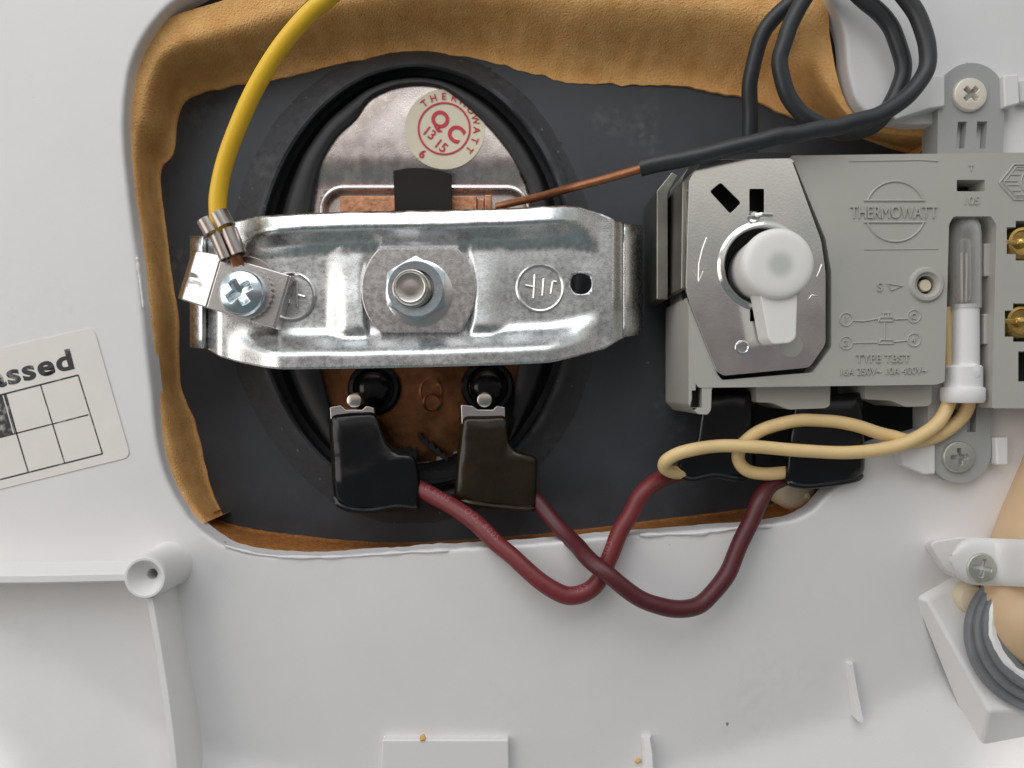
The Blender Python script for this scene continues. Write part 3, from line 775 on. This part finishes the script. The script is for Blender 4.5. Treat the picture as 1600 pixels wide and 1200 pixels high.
# corner of the grey case beside the cover, with the foot and its slot
mb = MB()
mb.prism(rounded([(1076, 470), (1078, 461), (1086, 476), (1122, 588), (1112, 608), (1111, 640), (1106, 648), (1090, 647), (1076, 632)], 3, 2), ZF-1, -112,
         holes=[list(reversed([(1081, 610), (1087, 610), (1087, 599), (1103, 599), (1103, 606), (1097, 606), (1097, 637), (1081, 637)]))])
mb.build('corner_foot', M['grey'], th, bevel=2, seg=2)
mb = MB(); mb.box(1078, 596, 1106, 640, 36, 32); mb.build('slot_back', M['black'], th)
mb = MB(); mb.prism(rounded([(1182, 600), (1298, 596), (1297, 634), (1290, 638), (1232, 640), (1205, 629), (1182, 629)], 4, 3), 30, -70); mb.build('terminal_housing', M['grey'], th, bevel=3, seg=3)
mb = MB(); mb.prism(rounded([(1352, 598), (1456, 594), (1456, 630), (1450, 635), (1415, 636), (1392, 626), (1352, 624)], 4, 3), 30, -70); mb.build('terminal_housing', M['grey'], th, bevel=3, seg=3)
# floor of the lamp channel with its side clips
mb = MB(); mb.box(1476, 330, 1562, 640, 13.5, 9); mb.box(1538, 380, 1552, 432, 46, 12); mb.box(1538, 490, 1552, 538, 46, 12); mb.build('lamp_channel', M['grey'], th, bevel=2)
# added black floor under the cover, so slots and gap look shaded
mb = MB(); mb.prism(groove, 22, 12.5); mb.build('shade_floor', M['black'], th)
# metal cover plate
sl1 = rounded([(1109, 299), (1126, 285), (1158, 317), (1141, 334)], 4, 3)
sl2 = rounded([(1171, 295), (1194, 295), (1194, 333), (1171, 333)], 2, 2)
kh = circ(1192, 416, 60, 56); rh = circ(1160, 543, 8.5, 24)
nb = [(1172, 482), (1197, 482), (1197, 502), (1172, 502)]
mb = MB(); mb.prism(cov_r, 66, 58, holes=[list(reversed(h)) for h in (sl1, sl2, kh, nb)])
cvr = mb.build('cover_plate', M['cover'], th, bevel=2.4, seg=3)
mb = MB(); mb.prism(rounded([(1077, 279), (1099, 250), (1236, 247), (1243, 254), (1101, 256), (1084, 282), (1080, 448), (1074, 449)], 2, 2), 61, 14); mb.build('cover_skirt', M['cover'], cvr, bevel=1.5)
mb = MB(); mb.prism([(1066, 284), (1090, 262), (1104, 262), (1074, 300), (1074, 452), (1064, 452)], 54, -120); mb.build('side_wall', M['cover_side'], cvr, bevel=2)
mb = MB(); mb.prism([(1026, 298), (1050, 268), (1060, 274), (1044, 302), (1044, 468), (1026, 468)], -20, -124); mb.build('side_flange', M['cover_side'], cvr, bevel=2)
mb = MB(); mb.lathe(1192, 416, 66, [(56, -6), (57, 3), (60, 7), (64, 6), (67, 1), (68, -2)], 64, cap=False); mb.build('rolled_collar', M['cover'], cvr)
mb = MB(); mb.lathe(1160, 543, 66, [(11.5, -1), (10.5, 1.4), (8.4, 1.8), (7, .6), (.1, .4)], 32, cap=False); mb.build('rivet', M['cover'], cvr)
mb = MB(); mb.lathe(1236, 540, 66, [(18, -2), (17, .8), (15, 1.2), (.1, 1.3)], 36, cap=False); mb.build('white_dot', M['grey'], cvr)
mb = MB(); mb.lathe(1178, 338, 68, [(9, -6), (9, 0), (6, 4), (.1, 5)], 20, cap=False); mb.tube(path([(1180, 337, 70), (1192, 335, 71), (1206, 336, 66.5)], 4), 3.5, 8); mb.build('bent_tag', M['cover'], cvr)
for grp in (([(1104, 371), (1097, 390), (1092, 412), (1091, 440)], [(1083, 425), (1091, 441), (1099, 424)]), ([(1284, 413), (1280, 424), (1276, 433)], [(1262, 470), (1268, 461), (1278, 463)], [(1268, 461), (1264, 455)])):
    mb = MB()
    for pts in grp: mb.tube([at(x, y, 66.2) for x, y in pts], 1.1, 6)
    mb.build('engraved_arrow', M['zinc_smooth'], cvr)
# black disc painting the shade in the knob hole, and the knob itself
mb = MB(); mb.lathe(1192, 416, 60, [(57, -38), (57, -36), (.1, -36)], 48, cap=False); mb.build('hub_shade', M['black'], cvr)
kb = MB(); kk = k(128)
kb.lathe(1219, 411, 128, [(45, -100), (47, -58), (49, -30), (50.5, -14), (50, -8), (48, -3.6), (44.5, -1.4), (38, -.2), (26, .3), (.1, .5)], 72, cap=False)
knob = kb.build('knob', M['knob_eye'], th)
mb = MB(); mb.prism(rounded([(1184, 440), (1246, 440), (1246, 470), (1244, 528), (1235, 536), (1208, 538), (1201, 530), (1190, 470)], 6, 4), 118, 72); mb.build('knob_pointer', M['knob'], knob, bevel=4, seg=4)
nt_ = M['knob_eye'].node_tree; b_ = nt_.nodes['Principled BSDF']; tc_ = nt_.nodes.new('ShaderNodeTexCoord')
vd = nt_.nodes.new('ShaderNodeVectorMath'); vd.operation = 'DISTANCE'; vd.inputs[1].default_value = at(1219, 413, 127.5)*S-at(1320, 430, -90)*S
mq = nt_.nodes.new('ShaderNodeMapRange'); mq.interpolation_type = 'SMOOTHSTEP'; mq.inputs[1].default_value = 8*S; mq.inputs[2].default_value = 25*S
mx_ = nt_.nodes.new('ShaderNodeMix'); mx_.data_type = 'RGBA'; mx_.inputs['A'].default_value = (.58, .585, .56, 1); mx_.inputs['B'].default_value = (.86, .83, .81, 1)
nt_.links.new(tc_.outputs['Object'], vd.inputs[0]); nt_.links.new(vd.outputs['Value'], mq.inputs[0]); nt_.links.new(mq.outputs[0], mx_.inputs['Factor']); nt_.links.new(mx_.outputs['Result'], b_.inputs['Base Color'])
# reset button
mb = MB(); mb.lathe(1447, 445, ZF, [(27, -2), (26, 1.5), (23.5, 4), (19, 4.2), (16, 1.5), (14, -6), (14, -44)], 48, cap=False); mb.build('button_bezel', M['grey'], th)
mb = MB(); mb.lathe(1446.5, 446, ZF-4, [(9, -30), (9, -1.2), (8, 0), (.1, .3)], 28, cap=False); mb.build('reset_button', M['cream'], th)
# raised lettering and marks
mb = MB(); zt = ZF+2.6
put_text(mb, 'THERMOWATT', txtmap(1397, 331, 19, 0, .72), zt, 3.2, 0)
put_text(mb, 'T', txtmap(1518, 262, 9, 0), zt-1, 2, 0); put_text(mb, '105', txtmap(1518, 313, 13, 0), zt-1, 2, 0)
put_text(mb, 'S', txtmap(1375, 448, 14, 0), zt-.6, 2.5, 0)
put_text(mb, 'TYPE TBST', txtmap(1380, 560, 12.5, 0, 1.0), zt-.4, 2.6, 0)
put_text(mb, '16A 250V~ 10A 400V~', txtmap(1380, 579.5, 11, -1.2, .92), zt-.4, 2.6, 0)
for x, y, ch in ((1322, 499, '1'), (1428, 494, 'C'), (1322, 536, '2'), (1428, 531, '4')): put_text(mb, ch, txtmap(x, y, 9, 0), zt-.6, 2.5, 0)
mb.build('raised_lettering', M['grey'], th)
def line(mb, pts, w=1.6, h=2.0): mb.tube([at(x, y, ZF+.4) for x, y in pts], w, 6)
mb = MB()
for s_ in (-1, 1):
    a0 = math.asin(16.5/47)
    q = [(1399+47*math.cos(a0+(math.pi-2*a0)*i/30), 330.5+s_*47*math.sin(a0+(math.pi-2*a0)*i/30)) for i in range(31)]
    line(mb, q); line(mb, [(1350, 330.5+s_*17), (1445, 330.5+s_*17)], 1.7)
mb.build('round_emblem', M['grey'], th)
mb = MB()
for x, y in ((1322, 499), (1428, 494), (1322, 536), (1428, 531)): line(mb, [(x+10*math.cos(t*.3142), y+10*math.sin(t*.3142)) for t in range(21)], 1.1)
for pts in ([(1332, 501), (1348, 502), (1372, 498), (1376, 496)], [(1397, 499), (1418, 498)], [(1372, 502), (1396, 502), (1393, 496), (1376, 496), (1372, 502)], [(1378, 489), (1391, 489)], [(1380, 489), (1380, 496)], [(1388, 489), (1388, 496)],
            [(1382, 504), (1382, 530)], [(1332, 536), (1372, 535), (1372, 533)], [(1397, 534), (1418, 532)], [(1372, 537), (1396, 537), (1393, 531), (1376, 531), (1372, 537)], [(1386, 443), (1410, 447), (1392, 454), (1386, 443)]): line(mb, pts, 1.3)
line(mb, [(1326, 252), (1440, 250), (1466, 252)], .9); line(mb, [(1350, 390), (1466, 389)], .7)
mb.build('wiring_diagram', M['grey'], th)
mb = MB()
hx = [(1561, 286), (1584, 257), (1640, 257), (1664, 285), (1640, 312), (1584, 312), (1561, 286)]
line(mb, hx, 1.5); line(mb, [(1612+(x-1612)*.86, 285+(y-285)*.86) for x, y in hx], 1.0); line(mb, [(1614+19*math.cos(t*.3142), 285+19*math.sin(t*.3142)) for t in range(21)], 1.2)
for x0, x1, y in ((1588, 1602, 265), (1580, 1594, 273), (1567, 1590, 283), (1575, 1592, 289), (1582, 1594, 298), (1588, 1604, 305)): line(mb, [(x0, y), (x1, y)], 1.1)
mb.build('approval_mark', M['grey'], th)
# mounting ears
def ear(cx, cy, r, y_end, zt, up):
    sgn = -1 if up else 1
    arcp = [(cx+r*math.cos(math.pi+sgn*-math.pi*i/24) if False else cx-r*math.cos(math.pi*i/24), cy+sgn*r*math.sin(math.pi*i/24)) for i in range(25)]
    pts = [(cx-r-2, y_end)]+arcp+[(cx+r-4, y_end)]
    if not up: pts = list(reversed(pts))
    if up: hs = [[(1497, 190), (1511, 190), (1507, 232), (1493, 232)], [(1527, 190), (1543, 190), (1540, 232), (1524, 232)]]
    else: hs = [[(1484, 625), (1499, 625), (1495, 673), (1481, 673)], [(1510, 625), (1526, 625), (1525, 675), (1511, 675)]]
    mb = MB(); mb.prism(pts, zt, -30, holes=[list(reversed(h)) for h in hs]); mb.build('mounting_ear', M['grey2'], th, bevel=2.5, seg=3)
ear(1518, 150, 52, 300, 16, True)
ear(1500, 706, 49, 560, 16, False)

# brass terminal screws in the openings
for (cx, cy, lab) in ((1600, 379, 'upper brass terminal screw in a stepped opening of the thermostat'), (1598, 502, 'lower brass terminal screw in a stepped opening of the thermostat')):
    t_ = thing('terminal_screw', lab, 'screw', cx, cy, 20, 'brass terminal screws of the thermostat')
    mb = MB(); mb.lathe(cx, cy, 48, [(25, -30), (25, -4), (23, -.5), (19, 0), (17, -3), (.1, -3.5)], 48, cap=False); mb.build('screw_head', M['brass'], t_)
    mb = MB(); mb.prism([(cx-28, cy-5), (cx-4, cy-4), (cx+28, cy-3), (cx+28, cy+5), (cx-4, cy+5), (cx-28, cy+3)], 49, 30); mb.build('clamp_bar', M['brass'], t_, bevel=2)
    mb = MB(); mb.lathe(cx-3, cy+1, 49, [(8, -4), (7, 2), (3, 4), (.1, 4.4)], 16, cap=False); mb.build('centre_boss', M['brass'], t_)

# white countersunk screws
screw('cross_head_screw', 'cream cross head screw in the upper thermostat ear', 1517, 147, 22, 26.5, 45, M['nickel'], 1.5, depth=12, arm=.52, wid=.13, skirt=4, group='cross head screws in white plastic')
screw('cross_head_screw', 'dull cross head screw in the lower thermostat ear', 1499, 714, 22, 25, 4, M['dull_screw'], 1.5, depth=12, arm=.56, wid=.11, skirt=4, group='cross head screws in white plastic')

# ------------------------------------------------------------------ indicator lamp with its two beige wires
lp = thing('indicator_lamp', 'clear neon indicator lamp in a white holder with two beige wires', 'lamp', 1505, 560, 30)
mb = MB(); ax = (0, 1, 0)
def barrel(mb, cx, y0, y1, z, prof, n=40):
    """lathe along the photo's vertical: prof = [(radius, fraction from y0 down to y1)]"""
    rows = []
    for r, f in prof:
        c = at(cx, y0+(y1-y0)*f, z); rows.append([c+Vector((r*math.cos(2*math.pi*i/n), 0, r*math.sin(2*math.pi*i/n))) for i in range(n)])
    mb.grid(rows, cu=True)
barrel(mb, 1508, 338, 482, 36, [(.5, 0), (10, .012), (17, .05), (20.5, .11), (21.5, .2), (21.5, 1), (19.5, 1), (19.5, .2), (18, .12), (13, .06), (.5, .03)]); mb.build('lens', M['lens'], lp)
mb = MB(); barrel(mb, 1506, 372, 470, 34, [(.5, 0), (8, .04), (10, .12), (10, .9), (8, 1), (.5, 1)]); mb.build('neon_bulb', M['lens'], lp)
mb = MB()
for dx in (-4, 4): mb.tube([at(1506+dx, 395, 34), at(1506+dx, 430, 34), at(1506+dx*.8, 472, 34)], 1.8, 8)
mb.build('electrode', M['nickel'], lp)
mb = MB(); mb.tube(path([(1500, 470, 36), (1488, 455, 32), (1486, 440, 30), (1494, 430, 36)], 6), 3.0, 8); mb.build('resistor_lead', M['copper_tube'], lp)
mb = MB()
barrel(mb, 1508, 476, 575, 36, [(.5, 0), (17, .0), (19, .03), (19.5, 1), (.5, 1)])
barrel(mb, 1505, 571, 606, 36, [(.5, 0), (24, 0), (26, .08), (26, 1), (.5, 1)])
barrel(mb, 1504, 605, 629, 36, [(.5, 0), (29, 0), (30.5, .12), (30.5, .8), (28, 1), (.5, 1)])
mb.build('lamp_holder', M['lampw'], lp, smooth=30)
mb = MB(); mb.lathe(1523, 580, 58, [(8, -5), (8, 1), (6, 4), (.1, 5)], 20, b=1.5, cap=False); mb.build('locking_pip', M['lampw'], lp)
w1 = path([(1478, 480, 24), (1484, 560, 24), (1487, 610, 28), (1474, 648, 34), (1450, 673, 40), (1400, 697, 44), (1330, 707, 44), (1250, 704, 42), (1180, 698, 40), (1120, 697, 34), (1068, 706, 36), (1043, 718, 28), (1038, 730, 16), (1052, 738, 4), (1075, 738, -6)], 9)
w2 = path([(1512, 600, 26), (1513, 630, 24), (1500, 655, 22), (1470, 678, 22), (1430, 688, 24), (1390, 680, 26), (1340, 666, 26), (1285, 657, 22), (1230, 659, 24), (1186, 674, 20), (1160, 695, 14), (1154, 718, 12), (1168, 735, 10), (1195, 741, 8), (1230, 737, 4), (1260, 736, 0)], 9, 2.2)
for q in (w1, w2):
    mb = MB(); mb.tube(q, lambda t: 10.0+.3*noise.noise(Vector((t*18, 2, 0))), 18); mb.build('beige_wire', M['wire'], lp)
mb = MB(); mb.lathe(1462, 492, 20, [(4, -2), (4, 3), (.1, 3)], 10); 

def text_on(path_, txt, s0, size, phi, r, mb):
    L = [0]
    for a, b in zip(path_, path_[1:]): L.append(L[-1]+(b-a).length)
    def P(s):
        j = 0
        while j < len(L)-2 and L[j+1] < s: j += 1
        t = (s-L[j])/(L[j+1]-L[j]); p = path_[j].lerp(path_[j+1], t); d = (path_[min(j+2, len(L)-1)]-path_[max(j-1, 0)]).normalized()
        return p, d
    vs, fs = text_tris(txt, 0, 1.25); out = []
    for x, y in vs:
        p, d = P(s0+x*size); nz, sd = frame(d); a = phi-(y-.35)*size/r
        out.append(p+(r+.35)*(math.cos(a)*nz+math.sin(a)*sd))
    mb.add(out, fs)
RW = [('red_wire', 'bright red wire with faint printing, running out of the opaque black boot', M['red'],
       [(640, 755, -52), (655, 764, -48), (700, 785, -30), (758, 830, 0), (815, 885, 24), (862, 921, 34), (898, 931, 34), (930, 915, 30), (952, 872, 22), (978, 812, 12), (1008, 768, 2), (1040, 744, -16), (1075, 737, -24)], 13.5),
      ('red_wire', 'dark red wire from the smoky brown boot, crossing over the other red wire', M['red2'],
       [(815, 768, -52), (842, 786, -48), (882, 832, -16), (940, 890, 58), (1000, 935, 62), (1056, 951, 58), (1100, 940, 48), (1134, 900, 36), (1160, 842, 24), (1185, 788, 12), (1206, 757, -6), (1240, 740, -12)], 13.0)]
mb = MB(); text_on(w2, 'H05', 640, 12, .55, 10.0, mb); text_on(w2, '0.75', 690, 12, .55, 10.0, mb); mb.build('faint_printing', M['beigeprint'], lp)
for nm, lab, m, pts, r in RW:
    t_ = thing(nm, lab, 'wire', *pts[5], 'red wires between the boots')
    q = path(pts, 10, 3.0); mb = MB(); mb.tube(q, lambda t: r+.7*noise.noise(Vector((t*15, r, 0))), 20); mb.build('insulation', m, t_)
    if m is M['red']:
        mb = MB(); text_on(q, '0 600S', 55, 14, -.75, r, mb); text_on(q, 'LOOJ 800S', 140, 14, -.72, r, mb); text_on(q, 'H05S', 330, 15, -.95, r, mb); text_on(q, '100 H05', 400, 15, -.9, r, mb)
        mb.build('faint_printing', M['redprint'], t_)

# ------------------------------------------------------------------ terminal boots
def boot(label, pts, zt, zb, m, tab=None, lip_=None, bulge=None):
    bx = sum(p[0] for p in pts)/len(pts); by = sum(p[1] for p in pts)/len(pts)
    t_ = thing('terminal_boot', label, 'boot', bx, by, zb, 'black vinyl boots over the spade terminals')
    c = rounded(pts, 9, 4); mb = MB()
    n = len(c); rows = []
    loop = resample([Vector((x, y, 0)) for x, y in c], 120, True)
    for q, z in ((1.0, zb), (1.0, zt-16), (.985, zt-8), (.95, zt-3), (.88, zt), (.7, zt+1), (.45, zt+1.5), (.2, zt+1.8), (0.001, zt+1.8)):
        row = []
        for p in loop:
            x, y = bx+(p.x-bx)*q, by+(p.y-by)*q
            row.append(at(x, y, z)+Vector((0, 0, 3.0*noise.noise(Vector((x*.03, y*.03, zb))))))
        rows.append(row)
    mb.grid(rows, cu=True); mb.build('sleeve', m, t_, smooth=70)
    if lip_:
        mb = MB(); mb.tube([p for p in spline([at(x, y, z) for x, y, z in lip_], 8)], 5.5, 10); mb.build('rolled_edge', m, t_)
    if tab:
        mb = MB(); mb.prism(tab, zt-6, zt-16); mb.build('spade_terminal', M['zinc_smooth'], t_, bevel=1.5)
    return t_
boot('opaque black boot on the element pin, with bright red wire coming out', [(514, 646), (586, 640), (594, 668), (604, 692), (622, 708), (650, 711), (657, 752), (654, 797), (600, 800), (540, 797), (521, 780), (516, 700)], -28, -100, M['boot'],
     [(515, 636), (532, 633), (540, 640), (566, 640), (572, 634), (584, 637), (588, 680), (518, 680)], [(524, 778, -42), (530, 788, -36), (548, 795, -34), (580, 797, -33), (618, 791, -32), (646, 793, -36), (652, 790, -44)])
boot('smoky brown boot on the element pin, with dark red wire coming out', [(722, 648), (791, 646), (794, 690), (806, 704), (841, 714), (839, 760), (838, 797), (790, 795), (735, 790), (709, 782), (714, 710)], -30, -100, M['boot2'],
     [(720, 632), (738, 634), (746, 640), (770, 640), (776, 634), (789, 636), (790, 680), (722, 680)], [(714, 778, -44), (736, 786, -34), (775, 791, -34), (826, 795, -37), (834, 790, -46)])
boot('black boot under the thermostat where the bright red and a beige wire end', [(1100, 610), (1178, 610), (1182, 738), (1150, 748), (1115, 743), (1075, 750), (1055, 742), (1060, 715), (1088, 690)], 8, -70, M['boot'], None, [(1060, 738, -6), (1066, 744, 0), (1082, 748, 3), (1115, 742, 4), (1150, 747, 2), (1170, 741, -4)])
boot('black boot under the thermostat where the dark red and a beige wire end', [(1240, 620), (1348, 612), (1352, 735), (1342, 750), (1290, 758), (1240, 760), (1226, 750), (1228, 712)], 22, -20, M['boot'], None, [(1230, 750, 8), (1236, 755, 15), (1258, 759, 17), (1300, 755, 17), (1336, 748, 13), (1344, 743, 4)])

# ================================================================== capillary tube
cp = thing('capillary_tube', 'black sheathed capillary coil with bare copper end running to the flange', 'capillary', 1100, 240, 40)
Q = path([(1000, 263, 62), (1050, 251, 72), (1100, 240, 84), (1200, 218, 88), (1300, 198, 80), (1370, 180, 72), (1422, 146, 66), (1449, 92, 62), (1440, 35, 60), (1405, -15, 58), (1340, -48, 54), (1280, -30, 48), (1238, 32, 42), (1219, 95, 36), (1232, 150, 30), (1268, 186, 26), (1310, 204, 20), (1362, 196, 18), (1396, 158, 20), (1409, 105, 24), (1395, 52, 28), (1360, 8, 30), (1305, -30, 28), (1240, -2, 16), (1195, 50, 2), (1176, 115, -12), (1172, 180, -30), (1172, 250, -50), (1172, 300, -60)], 10, 4.0)
mb = MB(); mb.tube(Q, lambda t: 12.3+.35*noise.noise(Vector((t*22, 5, 0))), 20); mb.build('sheath', M['sheath'], cp)
mb = MB(); mb.tube(path([(1030, 256, 66), (1000, 264, 62), (940, 281, 30), (890, 294, 0), (840, 308, -60), (800, 317, -98), (776, 323, -112)], 10), lambda t: 6.6, 14); mb.build('copper_end', M['copper_tube'], cp)

# ================================================================== mains cable, strap and gland
cb = tag(None, '', '') if False else thing('mains_cable', 'thick beige mains cable under the white strap', 'cable', 1640, 850, 10)
mb = MB(); mb.tube(path([(1735, 560, 10), (1695, 660, 14), (1652, 770, 22), (1622, 850, 34), (1611, 905, 52), (1606, 945, 72), (1609, 968, 82), (1624, 992, 64), (1650, 1014, -10)], 10), lambda t: 60, 40); mb.build('sheath', M['cable'], cb)
st = thing('cable_strap', 'white plastic strap screwed down over the mains cable', 'strap', 1560, 880, 60)
mb = MB(); rows = []
for i in range(40):
    x = 1488+i*7.5; t = i/39; row = []
    zc = 97+56*sst(1552, 1620, x)
    hw = 37*math.sqrt(max(0.02, 1-max(0, (1525-x)/40)**2)) if x < 1525 else 37
    yc = 876+(x-1490)*.035
    for j in range(17):
        u = -1+2*j/16; row.append(at(x, yc+u*hw, zc-7*u**6-3*u*u))
    rows.append(row)
mb.grid(rows); mb.build('band', M['lug'], st, solid=12, bevel=3, smooth=50)
mb = MB(); mb.prism(rounded([(1450, 846), (1500, 838), (1560, 842), (1560, 912), (1520, 912), (1480, 895)], 14, 4), 52, -4, base=rounded([(1440, 846), (1500, 838), (1560, 842), (1560, 912), (1520, 912), (1470, 895)], 14, 4)); mb.build('strap_base', M['lug'], st, bevel=6, seg=3)
screw('cross_head_screw', 'dull cross head screw in the white cable strap', 1535, 888, 100, 23.5, -12, M['dull_screw'], 1.5, depth=11, arm=.62, wid=.10, skirt=6, group='cross head screws in white plastic')
pg = MB(); pg.lathe(1523, 938, 36, [(22, -40), (22, -10), (19, -3), (12, 1), (.1, 2)], 28, b=1.05, cap=False)
tag(pg.build('strap_peg', M['cream'], loc=at(1523, 938, 0)), 'cream plastic peg between the cable strap and the grey gland', 'peg')
gl = thing('cable_gland', 'grey ribbed rubber gland around the mains cable on the angled block', 'gland', 1620, 1000, 40)
for r, h in ((104, 0), (95, 11), (86, 22)):
    mb = MB(); mb.lathe(1624+h*.4, 1000-h*.5, 70+h, [(60, -10), (r-2, -8), (r, -4), (r, 6), (r-3, 10), (60, 11)], 64, axis=(-.10, .18, 1), cap=False); mb.build('ridge', M['gland'], gl)
mb = MB(); mb.lathe(1634, 988, 94, [(80, -12), (78, 2), (70, 5), (64, 2), (62, -12)], 56, axis=(-.1, .18, 1), cap=False); mb.build('inner_collar', M['sheath'], gl)
mb = MB(); mb.lathe(1633, 985, 100, [(62, -6), (74, -2), (77, 1), (73, 3), (66, 1), (62, -6)], 72, axis=(-.1, .18, 1), cap=False)
for v in mb.v: v += Vector((2.2*noise.noise(v*.06), 2.2*noise.noise(v*.05+Vector((7, 0, 0))), 1.5*noise.noise(v*.09)))
mb.build('torn_edge', M['lampw'], gl)

# ================================================================== stickers and crumbs
ps = thing('inspection_sticker', 'cream passed sticker with black grid stuck on the white shell', 'sticker', 90, 650, 1)
mb = MB(); mb.prism(rounded([(-160, 580), (146, 512), (204, 714), (-104, 790)], 13, 5), 1.6, .4); mb.build('sticker_paper', M['paper'], ps)
mb = MB()
def aff(u, v): return 160-97*(1-u)/1.0*1.0-38*(1-v), 709+23.5*(1-u)*1.0-123*(1-v)   # u: 1 at the grid's far side, one cell each ~0.6
def bar(x0, y0, x1, y1, w=2.2): 
    d = Vector((x1-x0, y1-y0)).normalized(); n = Vector((-d.y, d.x))*w/2
    mb.prism([(x0+n.x, y0+n.y), (x1+n.x, y1+n.y), (x1-n.x, y1-n.y), (x0-n.x, y0-n.y)], 2.0, 1.2)
bar(-120, 648, 122, 586, 2.4); bar(-60, 699, 138, 648, 2.0); bar(-70, 767, 160, 709, 2.2)
bar(122, 586, 160, 709, 1.8); bar(63, 601, 101, 724, 1.8); bar(7, 615, 44, 738, 2.0); bar(-100, 643, -65, 766, 2)
mb.build('printed_grid', M['ink'], ps)
mb = MB(); mb.prism([(-110, 648), (3, 617), (20, 678), (-95, 708)], 2.1, 1.2); bar(6, 617, 23, 677, 1.2); bar(9.5, 616, 26, 676, .9); mb.build('printed_block', M['ink'], ps)
mb = MB(); put_text(mb, 'Passed', txtmap(33, 580, 31, -14.2, 1.28), 2.1, .9, .03, 1.1); mb.build('black_lettering', M['ink'], ps)
for i, (x, y, r, lab) in enumerate(((661, 1153, 5, 'largest yellow foam crumb at the edge of the raised white pad'), (742, 1156, 3.2, 'small tan foam crumb at the edge of the raised white pad'), (997, 1189, 4, 'tan foam crumb beside the short white rib'))):
    mb = MB(); bm = bmesh.new(); bmesh.ops.create_icosphere(bm, subdivisions=2, radius=r)
    c = at(x, y, zp(x, y)+(r*.5 if i > 1 else r*.5+10 if y < 1156 else r)); 
    for v in bm.verts: v.co *= 1+.35*noise.noise(v.co*.3+Vector((i*5, 0, 0)))
    bm.verts.index_update(); mb.add([c+v.co for v in bm.verts], [tuple(v.index for v in f.verts) for f in bm.faces]); bm.free()
    tag(mb.build('foam_crumb', M['crumb'], loc=c), lab, 'crumb', 'foam crumbs on the shell')
